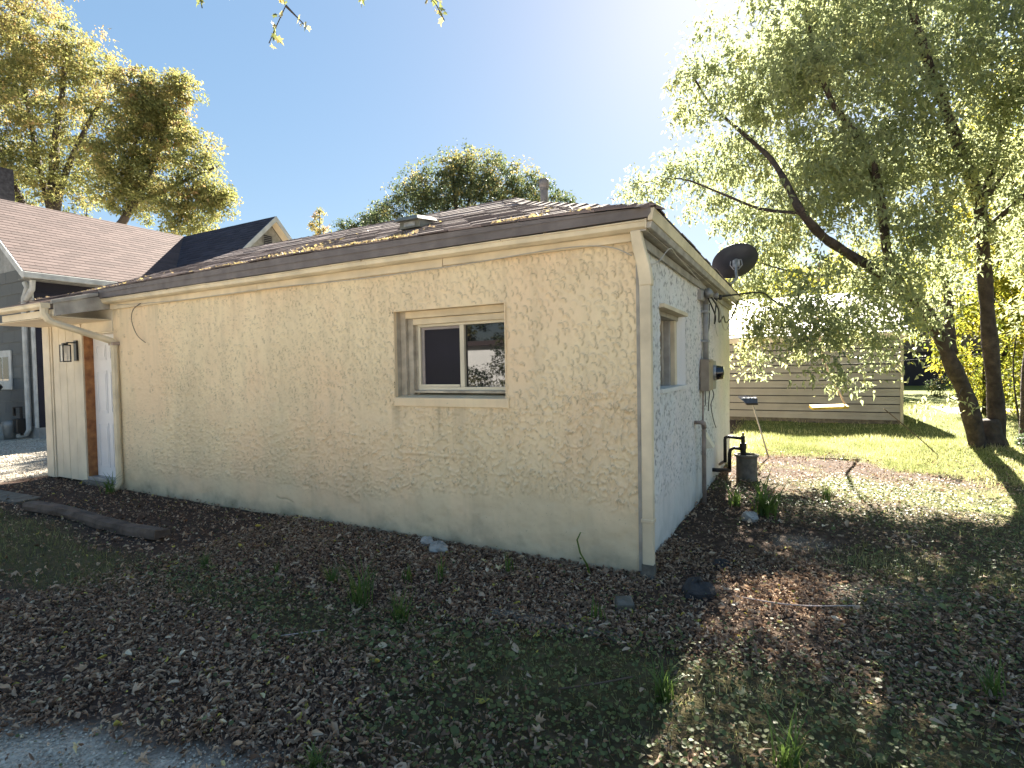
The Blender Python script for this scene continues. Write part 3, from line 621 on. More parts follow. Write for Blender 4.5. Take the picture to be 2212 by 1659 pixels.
# ---- satellite dish
dc = Vector((.13, 4.72, 2.93)); sdh = empty('satellite_dish', (.13, 4.45, 2.5), 'dark oval satellite dish on an arm at the far roof corner', 'satellite dish')
ax = Vector((-.28, .80, .53)).normalized(); ux = ax.cross(Vector((0, 0, 1))).normalized(); uy = ux.cross(ax).normalized()
q_ = Matrix.Rotation(math.radians(-18), 3, ax); ux = q_@ux; uy = q_@uy
dv = []; df = []; n_ = 36
for i, rr_ in enumerate((0, .3, .6, .85, .97, 1.0, 1.0)):
    for k in range(n_):
        a_ = 2*math.pi*k/n_; off = .075*(rr_**2)-(.075 if i < 6 else .060)
        dv.append(dc+ux*.31*rr_*math.cos(a_)+uy*.25*rr_*math.sin(a_)+ax*off)
for i in range(6):
    for k in range(n_): df.append((i*n_+k, i*n_+(k+1) % n_, (i+1)*n_+(k+1) % n_, (i+1)*n_+k))
mb = MB(); mb.add(dv, df); o = mb.build('reflector', M['dish'], sdh, smooth=True, fix=False); md = o.modifiers.new('s', 'SOLIDIFY'); md.thickness = .006
bk = dc-ax*.09
MB().box(bk-Vector((.05, .03, .05)), bk+Vector((.05, .03, .05))).build('bracket', M['galv'], sdh, bevel=.01)
mb = MB(); mb.tube([bk+Vector((-.07, -.02, .05)), bk+Vector((-.08, -.03, -.02)), bk+Vector((-.03, -.03, -.09))], .008, 6); mb.tube([bk+Vector((.07, -.02, .04)), bk+Vector((.08, -.03, -.03)), bk+Vector((.03, -.03, -.09))], .008, 6); mb.tube([bk+Vector((-.06, -.02, .05)), bk+Vector((.07, -.02, .045))], .009, 6); mb.build('clamp', M['galv'], sdh)
MB().tube([bk+Vector((.0, -.03, .06)), bk+Vector((.0, -.04, -.12)), Vector((.17, 4.55, 2.66)), Vector((.12, 4.42, 2.58)), Vector((.06, 4.30, 2.52))], .021, 10).build('mast', M['galv'], sdh, smooth=True)
MB().tube([Vector((.0, 3.95, 2.50)), Vector((.12, 4.40, 2.58))], .012, 8).build('strut', M['galv'], sdh)
MB().box((.0, 4.2, 2.495), (.14, 4.4, 2.512)).build('foot', M['galv'], sdh)

# ---- electrics on the side wall
em = empty('electric_meter', (0, 2.6, 1.2), 'tan meter box with grey glass-fronted meter on the pale side wall', 'electric meter')
MB().box((.008, 2.43, 1.17), (.10, 2.72, 1.515)).build('service_box', M['meter'], em, bevel=.006)
MB().box((.10, 2.45, 1.48), (.112, 2.71, 1.50)).build('lid', M['meter'], em)
MB().box((.008, 2.83, 1.165), (.075, 3.16, 1.50)).build('meter_box', M['greybox'], em, bevel=.01)
MB().lathe((.075, 2.99, 1.36), [(.085, 0), (.085, .03), (.075, .10), (.0, .11)], 20, axis=Vector((1, 0, 0))).build('meter_glass', M['glass'], em, smooth=True)
MB().lathe((.075, 2.99, 1.36), [(.092, 0), (.092, .025), (.086, .03)], 20, axis=Vector((1, 0, 0))).build('ring', M['galv'], em, smooth=True)
cn = empty('service_conduit', (0, 2.55, 1.5), 'grey conduit with weatherhead rising from the meter box to the eave', 'conduit')
MB().tube([(.05, 2.56, 1.5), (.05, 2.56, 2.13)], .03, 10).build('pipe', M['conduit'], cn, smooth=True)
MB().tube([(.05, 2.56, 2.12), (.055, 2.54, 2.19), (.09, 2.48, 2.235), (.12, 2.44, 2.20)], [.033, .045, .05, .035], 10).build('weatherhead', M['greybox'], cn, smooth=True)
MB().box((.0, 2.30, 2.14), (.05, 2.50, 2.25)).build('block', M['conduit'], cn, bevel=.006)
for z_ in (1.7, 2.02): MB().box((.008, 2.51, z_), (.085, 2.61, z_+.025)).build('strap', M['galv'], cn)
for k, (yy, zz) in enumerate(((3.05, 2.26), (3.35, 2.27))):
    ins = empty('insulator', (.06, yy, zz), ['grey insulator knob nearer the weatherhead under the side eave', 'dark insulator knob nearer the dish under the side eave'][k], 'insulator', 'insulators under the side eave')
    MB().lathe((.03, yy, zz), [(.0, 0), (.03, 0), (.034, .03), (.018, .045), (.034, .06), (.03, .09), (0, .095)], 12, axis=Vector((1, 0, 0))).build('knob', M['greybox'] if k == 0 else M['black'], ins, smooth=True)
    MB().box((.012, yy-.02, zz-.03), (.03, yy+.02, zz+.03)).build('bracket', M['galv'], ins)
def cable(pts, r, name, label, mt, cat='cable', group=None, n=6, sm=3):
    P = [Vector(p) for p in pts]; out = []
    for i in range(len(P)-1):
        a, b_, c_, d_ = P[max(i-1, 0)], P[i], P[i+1], P[min(i+2, len(P)-1)]
        for k in range(sm*2):
            t = k/(sm*2); out.append(.5*((2*b_)+(c_-a)*t+(2*a-5*b_+4*c_-d_)*t*t+(3*b_-a-3*c_+d_)*t**3))
    out.append(P[-1]); o = MB().tube(out, r, n).build(name, mt, None, smooth=True)
    return tag(o, label, cat, group)
cable([(.09, 2.47, 2.17), (.13, 2.7, 2.0), (.10, 2.85, 1.92), (.08, 3.1, 2.1), (.08, 3.35, 2.27), (.16, 3.9, 2.36)], .008, 'drip_loop', 'black drip loop from the weatherhead to the dark insulator', M['wire'])
cable([(.11, 2.46, 2.2), (.15, 2.8, 2.08), (.12, 3.1, 1.95), (.12, 3.5, 2.05), (.1, 3.9, 2.0), (.12, 4.4, 2.12), (.15, 4.9, 2.38)], .009, 'drip_loop', 'heavy black cable sagging under the side eave towards the far corner', M['wire'])
cable([(.10, 2.50, 2.2), (.14, 2.95, 2.12), (.12, 3.4, 1.93), (.1, 4.0, 1.92), (.12, 4.7, 2.2), (.15, 5.05, 2.40)], .006, 'drip_loop', 'thin pale cable curling below the heavy black one at the eave', M['wirepale'])
cable([(.07, 2.60, 2.2), (.05, 2.66, 1.95), (.03, 2.68, 1.7), (.04, 2.66, 1.52)], .008, 'drop_cable', 'black cable dropping beside the grey conduit into the meter box', M['wire'])
cable([(.08, 2.62, 2.12), (.06, 2.74, 1.9), (.03, 2.76, 1.7), (.04, 2.75, 1.50)], .006, 'drop_cable', 'thin dark cable outermost of those falling to the meter box', M['wire'])
cable([(.04, 2.90, 1.18), (.03, 2.86, 1.0), (.02, 2.92, .92)], .005, 'loose_wire', 'short black wire hanging straight under the grey meter', M['wire'])
cable([(.04, 3.08, 1.17), (.05, 3.12, 1.08), (.03, 3.04, .98), (.02, 3.3, .78), (.02, 3.52, .66)], .005, 'loose_wire', 'longer black wire curling away below the grey meter', M['wire'])
cable([(.02, 3.5, 2.0), (.03, 3.55, 1.85), (.02, 3.75, 1.82)], .004, 'loose_wire', 'short pale wire stub poking from the wall near the far corner', M['wirepale'])
cable([(.03, 2.50, 1.18), (.02, 2.5, .7), (.02, 2.5, .05)], .011, 'ground_pipe', 'thin tan pipe running down from the meter box to the ground', M['pvc'], 'pipe')
cable([(.03, 2.62, 1.18), (.035, 2.6, 1.02), (.03, 2.52, 1.0)], .005, 'loose_wire', 'small wire loop just beneath the tan meter box', M['wire'])
pp = empty('stub_pipe', (.05, 2.2, 0), 'tan elbow pipe coming out of the pale side wall and down', 'pipe')
MB().tube([(.0, 2.12, .86), (.05, 2.12, .86), (.075, 2.15, .85), (.08, 2.19, .81), (.08, 2.2, .7), (.08, 2.2, 0)], .02, 10).build('pipe', M['pvc'], pp, smooth=True)
MB().tube([(.062, 2.14, .862), (.08, 2.165, .85), (.082, 2.19, .80)], .026, 10).build('elbow', M['pvc'], pp, smooth=True)
vt = empty('dryer_vent', (0, 2.85, .58), 'small pale slanted vent hood low on the side wall', 'vent')
MB().add([(.008, 2.62, .70), (.008, 2.80, .70), (.008, 2.62, .52), (.008, 2.80, .52), (.11, 2.63, .53), (.11, 2.79, .53)], [(0, 1, 5, 4), (0, 4, 2), (1, 3, 5)]).build('hood', M['board'], vt)
MB().box((.009, 2.61, .515), (.016, 2.81, .71)).build('plate', M['trimgrey'], vt)

# ---- cables on the front wall
cable([(-6.55, -.04, 2.33), (-5.2, -.045, 2.29), (-3.6, -.045, 2.295), (-2.5, -.05, 2.272), (-1.4, -.045, 2.285), (-.55, -.045, 2.31), (-.2, -.04, 2.28), (-.03, -.045, 2.20)], .004, 'front_cable', 'thin pale cable strung under the front gutter', M['wirepale'])
cable([(.06, -.055, 2.12), (.11, .12, 2.17), (.12, .45, 2.32), (.09, .9, 2.335), (.09, 1.6, 2.30), (.1, 2.3, 2.25)], .004, 'side_cable', 'thin pale cable rising from the downspout elbow along the side soffit', M['wirepale'])
cable([(-6.0, -.05, 2.31), (-6.16, -.055, 2.24), (-6.2, -.05, 2.1), (-6.1, -.045, 1.93), (-5.96, -.03, 1.84)], .004, 'front_cable', 'dark cable end dangling on the left of the stucco wall', M['wire'])
# ---- utility lines to the right
cable([(.1, 3.36, 2.28), (.5, 3.9, 2.36), (.62, 4.2, 2.30), (.78, 4.35, 2.20), (.92, 4.5, 2.27), (1.0, 4.55, 2.42), (1.6, 5.2, 2.58), (2.9, 6.2, 2.95), (6, 9, 3.9), (14, 16, 5.2)], .011, 'service_cable', 'thick black service cable with a sagging loop right of the dish', M['wire'], 'cable')
cable([(.15, 4.9, 2.40), (1.2, 5.1, 2.12), (2.4, 5.8, 2.55), (5, 8, 3.2), (14, 15, 4.6)], .006, 'service_cable', 'thin black line below the thick service cable', M['wire'], 'cable')
cable([(.3, 7.4, 1.55), (1.6, 8.6, 1.42), (3.2, 10.2, 1.50), (4.5, 11.5, 1.6)], .006, 'service_cable', 'low dark line crossing in front of the garage siding', M['wire'], 'cable')

# ---- wall lantern
ln = empty('wall_lantern', (-7.68, -.01, 1.77), 'black box lantern on the cream boards beside the white door', 'wall lamp')
lx0, lx1, ly0, ly1, lz0, lz1 = -7.72, -7.625, -.185, -.09, 1.645, 1.875
MB().box((-7.705, -.03, 1.66), (-7.63, -.004, 1.935)).build('back_plate', M['black'], ln, bevel=.003)
mb = MB()
for x in (lx0, lx1-.012):
    for y in (ly0, ly1-.012): mb.box((x, y, lz0), (x+.012, y+.012, lz1))
for z in (lz0, lz1-.012): mb.box((lx0+.013, ly0, z), (lx1-.013, ly0+.012, z+.012)).box((lx0+.013, ly1-.012, z), (lx1-.013, ly1, z+.012)).box((lx0, ly0+.013, z), (lx0+.012, ly1-.013, z+.012)).box((lx1-.012, ly0+.013, z), (lx1, ly1-.013, z+.012))
mb.build('cage', M['black'], ln)
MB().box((lx0+.02, ly0+.02, lz1+.001), (lx1-.02, ly1-.02, lz1+.02)).box((-7.69, ly1-.03, lz1+.02), (-7.65, -.03, lz1+.035)).build('arm', M['black'], ln)
MB().box((lx0+.005, ly0+.005, lz0+.013), (lx1-.005, ly0+.008, lz1-.013)).box((lx1-.008, ly0+.01, lz0+.013), (lx1-.005, ly1-.01, lz1-.013)).build('glass', M['clear'], ln)
MB().lathe((-7.672, -.138, lz1-.11), [(.0, 0), (.022, .01), (.03, .035), (.02, .07), (.018, .1), (0, .1)], 12).build('bulb', M['sash'], ln, smooth=True)

# ================================================================== pump and can beside the side wall
pc = empty('concrete_pipe_collar', (.36, 3.66, 0), 'grey concrete pipe section standing open-topped beside the side wall', 'concrete pipe')
MB().lathe((.36, 3.66, -.03), [(.122, 0), (.122, .315), (.145, .335), (.145, .355), (.11, .357), (.10, .34), (.10, .12), (0, .12)], 28).build('shell', M['conc'], pc, smooth=False)
pv = empty('gas_riser', (.32, 3.6, .1), 'dark iron pipes and valve rising out of the concrete collar', 'pipework')
MB().tube([(.325, 3.62, .10), (.325, 3.62, .38), (.325, 3.61, .42)], .034, 10).build('riser', M['iron'], pv, smooth=True)
MB().tube([(.325, 3.61, .40), (.325, 3.61, .47)], [.042, .04], 10).tube([(.325, 3.61, .47), (.325, 3.61, .56)], .024, 10).tube([(.325, 3.61, .56), (.325, 3.61, .60)], .012, 8).build('valve', M['iron'], pv)
MB().box((.30, 3.59, .44), (.35, 3.63, .452)).build('flange', M['iron'], pv)
MB().tube([(.325, 3.61, .525), (.15, 3.58, .545), (.12, 3.575, .53), (.118, 3.575, .50), (.118, 3.575, .22)], .02, 8).build('upper_pipe', M['iron'], pv, smooth=True)
MB().tube([(.31, 3.61, .395), (.22, 3.59, .405), (.18, 3.58, .38), (.17, 3.58, .33), (.17, 3.58, .12)], .022, 8).build('lower_pipe', M['iron'], pv, smooth=True)
MB().tube([(.0, 3.3, .165), (.05, 3.3, .165), (.17, 3.57, .12)], .024, 8).build('wall_pipe', M['iron'], pv, smooth=True)
MB().tube([(.03, 3.75, .16), (.118, 3.575, .24)], .018, 8).build('brace', M['pvc'], pv, smooth=True)

# ---- broom
br = empty('broom', (.53, 5.48, 0), 'blue broom standing upside down in the grass by the garage', 'broom')
hb = Vector((.53, 5.50, -.05)); ht = Vector((.31, 5.32, .83)); MB().tube([hb, ht], .012, 8).build('handle', M['handle'], br, smooth=True)
sx = Vector((.88, .475, 0)).normalized(); dz_ = (ht-hb).normalized(); ny = sx.cross(dz_).normalized()
def bp_(a, b_, c_): return ht+sx*a+dz_*b_+ny*c_
MB().hexa([bp_(-.10, .0, -.02), bp_(.075, .0, -.02), bp_(.075, .0, .02), bp_(-.10, .0, .02), bp_(-.11, .03, -.025), bp_(.075, .03, -.025), bp_(.075, .03, .025), bp_(-.11, .03, .025)]).build('head', M['black'], br, bevel=.004)
MB().hexa([bp_(-.11, .03, -.025), bp_(.074, .03, -.025), bp_(.074, .03, .025), bp_(-.11, .03, .025), bp_(-.17, .12, -.035), bp_(.085, .115, -.035), bp_(.085, .115, .035), bp_(-.17, .12, .035)]).build('bristles', M['broomblue'], br, bevel=.006)
mb = MB()
for k in range(160):
    a = random.uniform(-.17, .085); c_ = random.uniform(-.035, .035); l = random.uniform(.01, .035)
    mb.tube([bp_(a*.97, .11, c_), bp_(a*1.08+random.uniform(-.01, .01), .118+l, c_*1.2)], .0016, 3, cap=False)
o = mb.build('bristle_tips', M['bristle'], br, fix=False); o['kind'] = 'stuff'

# ================================================================== garage
gar = empty('garage', (0, 11.5, 0), 'grey-beige garage with horizontal siding and pale roof behind the lawn', 'garage')
GX0, GX1, GYY = -3.2, 3.0, 11.47
def gz_(x): return 2.30-.0*x
hgt = .188; z = .10; k = 0
while z < 1.9:
    MB().hexa([(GX0, GYY-.045, z), (GX1-.05, GYY-.045, z), (GX1-.05, GYY, z), (GX0, GYY, z), (GX0, GYY-.022, z+hgt-.024), (GX1-.05, GYY-.022, z+hgt-.024), (GX1-.05, GYY, z+hgt-.024), (GX0, GYY, z+hgt-.024)]).build('siding_plank', M['gsiding'], gar, fix=True)
    zz = z+.095
    MB().box((GX0, GYY-.041, zz), (GX1-.05, GYY-.03, zz+.012)).build('siding_bead', M['gsiding'], gar)
    z += hgt
MB().box((GX0, GYY+.001, .0), (GX1-.01, 17.4, 2.05)).build('wall_core', M['fardark'], gar)  # dark colour stands in for the shadow in the gaps between planks
MB().box((GX1-.06, GYY-.055, .0), (GX1, GYY+.06, 2.0)).build('corner_trim', M['gtrim'], gar, bevel=.004)
MB().box((GX0, GYY-.012, -.02), (GX1-.061, GYY, .10)).build('footing', M['conc'], gar)
MB().box((GX0-.2, GYY-.055, 1.985), (GX1+.05, GYY-.03, 2.12)).build('fascia', M['board'], gar)
MB().box((GX0-.2, GYY-.03, 1.99), (GX1+.05, GYY, 1.998)).build('soffit', M['board'], gar)
rs = np.random.default_rng(5)
pitch_ = .40
MB().hexa([(GX0-.25, GYY-.06, 2.11), (GX1+.12, GYY-.06, 2.11), (GX1+.12, 14.4, 2.11+pitch_*3.2), (GX0-.25, 14.4, 2.11+pitch_*3.2), (GX0-.25, GYY-.06, 2.14), (GX1+.12, GYY-.06, 2.14), (GX1+.12, 14.4, 2.14+pitch_*3.2), (GX0-.25, 14.4, 2.14+pitch_*3.2)]).build('roof', M['groof'], gar)
MB().hexa([(GX0-.25, 14.4, 2.11+pitch_*3.2), (GX1+.12, 14.4, 2.11+pitch_*3.2), (GX1+.12, 17.6, 2.11), (GX0-.25, 17.6, 2.11), (GX0-.25, 14.4, 2.14+pitch_*3.2), (GX1+.12, 14.4, 2.14+pitch_*3.2), (GX1+.12, 17.6, 2.14), (GX0-.25, 17.6, 2.14)]).build('roof', M['groof'], gar)
for k in range(1, 17):
    d = k*.2; MB().box((GX0-.25, GYY-.06+d, 2.142+pitch_*d), (GX1+.12, GYY-.06+d+.03, 2.165+pitch_*d)).build('roof_course', M['groof'], gar)
MB().add([(GX1-.012, GYY, 2.05), (GX1-.012, 17.4, 2.05), (GX1-.012, 14.4, 3.45)], [(0, 1, 2)]).build('gable', M['gsiding'], gar)

# swing plank seen in front of the garage
sw = empty('swing', (1.36, 6.75, .7), 'yellow plank swing hanging from a pale strap in front of the garage', 'swing')
MB().box((-.30, -.055, -.02), (.30, .055, .02)).build('seat', M['yellow'], None)
o = bpy.data.objects['seat']; o.parent = sw; o.location = (0, 0, .02); o.rotation_euler = (math.radians(22), math.radians(-1), math.radians(27))
MB().tube([(1.60, 6.87, .76), (1.28, 6.70, 1.50), (1.20, 6.66, 2.2), (1.22, 6.6, 3.1)], .02, 6).build('strap', M['rope'], sw)

# ================================================================== neighbour's house
nb = empty('neighbour_house', (-14.6, 2.1, 0), 'grey shingle-sided house with tan roof and dark cross gable on the left', 'house')
NX, NY = -14.66, 2.156; EX, EZ = -14.35, 3.83; RX, RZ2 = -17.35, 6.08; NYB = 11.5
MB().add([(NX, NY, .27), (-20.0, NY, .27), (-20.0, NY, 3.95), (RX, NY, 5.95), (NX, NY, 3.95)], [(0, 1, 2, 3, 4)]).build('gable_wall', M['nfound'], nb)
MB().add([(NX, NY, .27), (NX, NYB, .27), (NX, NYB, 3.9), (NX, NY, 3.9)], [(0, 1, 2, 3)]).build('side_wall', M['fardark'], nb)  # grey wall, darkened in its colour for the shade under the eave
MB().box((-20, NY-.012, -.05), (NX+.012, NYB, .27)).build('foundation', M['nfound'], nb)
# shakes: individual pieces on the gable wall, courses .29 m
sd_tint = np.random.default_rng(2)
zc = .30; row = 0
while zc < 3.9:
    x = NX-.13
    while x > -18.2:
        wv = .62; x2 = x-wv*(.5 if (x > NX-.2 and row % 2) else 1)
        o = MB().hexa([(x2+.003, NY-.022, zc), (x-.003, NY-.022, zc), (x-.003, NY-.001, zc), (x2+.003, NY-.001, zc), (x2+.003, NY-.008, zc+.28), (x-.003, NY-.008, zc+.28), (x-.003, NY-.001, zc+.28), (x2+.003, NY-.001, zc+.28)]).build('siding_shingle', M['nsiding'], nb, fix=False)
        a = o.data.attributes.new('tint', 'FLOAT', 'POINT'); t_ = float(sd_tint.random()); a.data.foreach_set('value', [t_]*8)
        x = x2
    zc += .285; row += 1
MB().box((NX-.12, NY-.035, .27), (NX+.012, NY+.0, 3.85)).build('corner_board', M['ntrim'], nb, bevel=.004)
# side wall courses, grey paint with the eave's shade put into the colour
k = 0
for zc in np.arange(.3, 3.6, .285):
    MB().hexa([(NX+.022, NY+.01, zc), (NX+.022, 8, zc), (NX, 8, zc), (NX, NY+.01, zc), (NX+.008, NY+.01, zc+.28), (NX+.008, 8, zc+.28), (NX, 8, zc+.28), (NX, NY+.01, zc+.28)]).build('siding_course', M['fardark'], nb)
# roof, one slope of courses facing us
npit = (RZ2-EZ)/(EX-RX)
def PN(u, d, l): return (EX-d, u, EZ+d*npit+l)
slab_field(PN, lambda d: NY-.28, lambda d: NYB, EX-RX, .118, .33, .014, 'roof_shingles', M['nshingle'], nb, rs, jit=.0, uni=True)
MB().hexa([(EX, NY-.27, EZ-.05), (RX, NY-.27, RZ2-.05), (RX, NYB, RZ2-.05), (EX, NYB, EZ-.05), (EX, NY-.27, EZ-.002), (RX, NY-.27, RZ2-.002), (RX, NYB, RZ2-.002), (EX, NYB, EZ-.002)]).build('roof_deck', M['nfound'], nb)
MB().hexa([(RX, NY-.27, RZ2-.05), (2*RX-EX, NY-.27, EZ-.05), (2*RX-EX, NYB, EZ-.05), (RX, NYB, RZ2-.05), (RX, NY-.27, RZ2), (2*RX-EX, NY-.27, EZ), (2*RX-EX, NYB, EZ), (RX, NYB, RZ2)]).build('roof_deck', M['nfound'], nb)
MB().hexa([(EX+.005, NY-.31, EZ-.17), (RX, NY-.31, RZ2-.17), (RX, NY-.28, RZ2-.17), (EX+.005, NY-.28, EZ-.17), (EX+.005, NY-.31, EZ-.0), (RX, NY-.31, RZ2-.0), (RX, NY-.28, RZ2-.0), (EX+.005, NY-.28, EZ-.0)]).build('rake_board', M['ntrim'], nb)
MB().box((EX-.005, NY-.31, EZ-.15), (EX+.09, NYB-4, EZ-.02)).build('gutter', M['ntrim'], nb, bevel=.01)
MB().box((NX, NY-.27, EZ-.17), (EX-.006, NYB-4, EZ-.155)).build('soffit', M['nfound'], nb)
# cross gable
PX, PY, PZ = -12.75, 7.27, 6.07; gs = 1.03
def PG(u, d, l): return (u, PY-1.75+d-l*.7, PZ-1.75*gs+d*gs+l*.7)
M['gshingle'] = mat('charcoal_shingle', (0, 0, 0), .9, tint=[(0, (.018, .018, .03)), (1, (.038, .038, .055))])
slab_field(PG, lambda d: -17.6, lambda d: PX, 1.75, .10, .33, .012, 'gable_shingles', M['gshingle'], nb, rs, jit=.004)
MB().hexa([(PX, PY, PZ-.04), (-17.5, PY, PZ-.04), (-17.5, PY+1.75, PZ-.04-1.75*gs), (PX, PY+1.75, PZ-.04-1.75*gs), (PX, PY, PZ), (-17.5, PY, PZ), (-17.5, PY+1.75, PZ-1.75*gs), (PX, PY+1.75, PZ-1.75*gs)]).build('gable_roof_back', M['gshingle'], nb)
MB().hexa([(PX, PY-1.75, PZ-.04-1.75*gs), (-17.5, PY-1.75, PZ-.04-1.75*gs), (-17.5, PY, PZ-.04), (PX, PY, PZ-.04), (PX, PY-1.75, PZ-.01-1.75*gs), (-17.5, PY-1.75, PZ-.01-1.75*gs), (-17.5, PY, PZ-.01), (PX, PY, PZ-.01)]).build('gable_roof_deck', M['gshingle'], nb)
for s in (-1, 1):
    MB().hexa([(PX, PY, PZ-.15), (PX+.03, PY, PZ-.15), (PX+.03, PY+s*1.78, PZ-.15-1.78*gs), (PX, PY+s*1.78, PZ-.15-1.78*gs), (PX, PY, PZ+.01), (PX+.03, PY, PZ+.01), (PX+.03, PY+s*1.78, PZ+.01-1.78*gs), (PX, PY+s*1.78, PZ+.01-1.78*gs)]).build('rake_board', M['ntrim'], nb)
    MB().hexa([(PX-.34, PY, PZ-.075), (PX-.002, PY, PZ-.075), (PX-.002, PY+s*1.70, PZ-.075-1.70*gs), (PX-.34, PY+s*1.70, PZ-.075-1.70*gs), (PX-.34, PY, PZ-.06), (PX-.002, PY, PZ-.06), (PX-.002, PY+s*1.70, PZ-.06-1.70*gs), (PX-.34, PY+s*1.70, PZ-.06-1.70*gs)]).build('rake_soffit', M['board'], nb)
MB().add([(PX-.345, PY, PZ-.1), (PX-.345, PY-1.6, PZ-.1-1.6*gs), (PX-.345, PY-1.6, .2), (PX-.345, PY+1.6, .2), (PX-.345, PY+1.6, PZ-.1-1.6*gs)], [(0, 1, 2, 3, 4)]).build('cross_gable_wall', M['nfound'], nb)
vv = MB().box((PX-.34, PY-.20, PZ-.86), (PX-.325, PY+.12, PZ-.50)).build('gable_vent', M['nfound'], nb)
for k in range(6): MB().box((PX-.325, PY-.18, PZ-.84+k*.056), (PX-.308, PY+.10, PZ-.81+k*.056)).build('louvre', M['fardark'], vv)
MB().box((-19.6, 2.6, 4.4), (-18.62, 3.3, 7.3)).build('chimney', M['brick'], nb)
# window
nw = MB().box((-16.75, NY-.05, 1.16), (-15.86, NY-.023, 2.11)).build('window', M['ntrim'], nb)
MB().box((-16.68, NY-.053, 1.38), (-16.36, NY-.0505, 1.95)).build('pane', M['glass'], nw); MB().box((-16.31, NY-.053, 1.38), (-16.0, NY-.0505, 1.95)).build('pane', M['glass'], nw)
MB().tube([(-14.80, NY-.10, 3.63), (-14.72, NY-.09, 3.50), (-14.90, NY-.09, 3.28), (-14.93, NY-.09, 3.0), (-14.93, NY-.09, .22), (-15.0, NY-.12, .12), (-15.2, NY-.2, .07)], .055, 8).build('downspout', M['ntrim'], nb)
MB().tube([(-14.40, NY-.10, 3.66), (-14.48, NY-.09, 3.45), (-14.80, NY-.09, 3.25)], .055, 8).build('downspout_branch', M['ntrim'], nb)
cable([(-14.85, NY-.06, 3.0), (-15.1, NY-.06, 2.82), (-15.5, NY-.06, 2.68), (-16.2, NY-.06, 2.66)], .012, 'wall_cable', 'dark cable sagging across the neighbour grey gable wall', M['wire'])
gm = empty('gas_meter', (-15.1, NY-.2, .4), 'grey gas meter and black pipes at the foot of the neighbour wall', 'gas meter')
MB().tube([(-15.3, NY-.22, .55), (-15.3, NY-.22, .75), (-15.0, NY-.2, .76), (-15.0, NY-.2, .1)], .03, 8).build('pipe', M['iron'], gm)
MB().box((-15.17, NY-.30, .15), (-14.97, NY-.12, .50)).build('body', M['black'], gm, bevel=.02)
MB().lathe((-15.38, NY-.28, .0), [(.0, 0), (.11, 0), (.14, .3), (.15, .42), (0, .45)], 14).build('dial_case', M['greybox'], gm, smooth=True)
gl = empty('kettle_grill', (-15.7, 1.5, 0), 'black covered kettle grill at the far left by the gravel', 'grill')
MB().lathe((-15.72, 1.5, 0), [(.0, 1.42), (.2, 1.40), (.36, 1.28), (.38, 1.22), (.30, 1.12), (.25, 1.08), (.24, .05), (.23, 0)], 20).build('cover', M['black'], gl, smooth=True)
MB().lathe((-15.72, 1.5, 1.40), [(.1, .0), (.05, .03), (0, .035)], 14).build('lid_cap', M['galv'], gl, smooth=True)

# far building beyond the lawn
fb = empty('far_building', (9, 34, 0), 'dark low building with striped siding far beyond the lawn on the right', 'building')
MB().box((4.5, 36, 0), (22, 42, 2.0)).build('lower_wall', M['fardark'], fb)
MB().box((4.5, 35.95, 2.0), (22, 42, 4.3)).build('upper_wall', M['farsiding'], fb)
for z in np.arange(2.05, 4.3, .22): MB().box((4.5, 35.9, z), (22, 35.95, z+.17)).build('siding_plank', M['farsiding'], fb)
MB().hexa([(4, 35.4, 4.3), (22.5, 35.4, 4.3), (22.5, 42.5, 4.3), (4, 42.5, 4.3), (4, 39, 6), (22.5, 39, 6), (22.5, 39.1, 6), (4, 39.1, 6)]).build('roof', M['nshingle'], fb) if False else MB().hexa([(4, 35.4, 4.3), (22.5, 35.4, 4.3), (22.5, 42.5, 4.3), (4, 42.5, 4.3), (4, 38.9, 6), (22.5, 38.9, 6), (22.5, 39.1, 6), (4, 39.1, 6)]).build('roof', M['farsiding'], fb)

# ================================================================== things on the ground
def rock(name, c, s, seed, mt, label, cat='rock', group=None):
    rg = np.random.default_rng(seed); bm_v = []; n1, n2 = 8, 12
    mb = MB()
    for i in range(n1+1):
        for k in range(n2):
            th = math.pi*i/n1; ph = 2*math.pi*k/n2; f = 1+.22*(vnoise(i*.9+seed*3, k*1.1)-.5)*2
            if k == 0: f0 = f
            mb.v.append((c[0]+s[0]*math.sin(th)*math.cos(ph)*f, c[1]+s[1]*math.sin(th)*math.sin(ph)*f, c[2]+s[2]*math.cos(th)*f))
    for i in range(n1):
        for k in range(n2): mb.f.append((i*n2+k, i*n2+(k+1) % n2, (i+1)*n2+(k+1) % n2, (i+1)*n2+k))
    return tag(mb.build(name, mt, None), label, cat, group)
rock('rock', (-1.56, -.22, .03), (.085, .07, .06), 1, M['stone'], 'pale rounded rock against the foot of the front wall')
rock('rock', (.55, 1.74, .03), (.075, .065, .055), 2, M['stone'], 'sunlit striped rock below the strap-leaved plant')
rock('rock', (-1.75, -.12, .03), (.06, .05, .045), 3, M['stone'], 'small grey rock just left of the pale rounded rock')
rock('dark_stone', (.40, -.15, .01), (.10, .12, .08), 5, M['concdark'], 'dark squarish stone in shadow right of the house corner')
rock('dark_stone', (.46, .42, .0), (.08, .07, .05), 6, M['concdark'], 'smaller dark stone sunk in leaves along the side wall')
tag(MB().box((.01, -.65, -.03), (.11, -.56, .085), Matrix.Rotation(.5, 3, 'Z')@Matrix.Rotation(.25, 3, 'X')).build('concrete_block', M['conc'], None, bevel=.01), 'tilted speckled concrete block in the leaves before the corner', 'block')
tag(MB().box((-.62, -1.0, -.02), (.14, -.93, .035), Matrix.Rotation(.03, 3, 'Z')).build('edging_board', M['conc'], None, bevel=.006), 'grey edging board half buried in front of the corner', 'board')
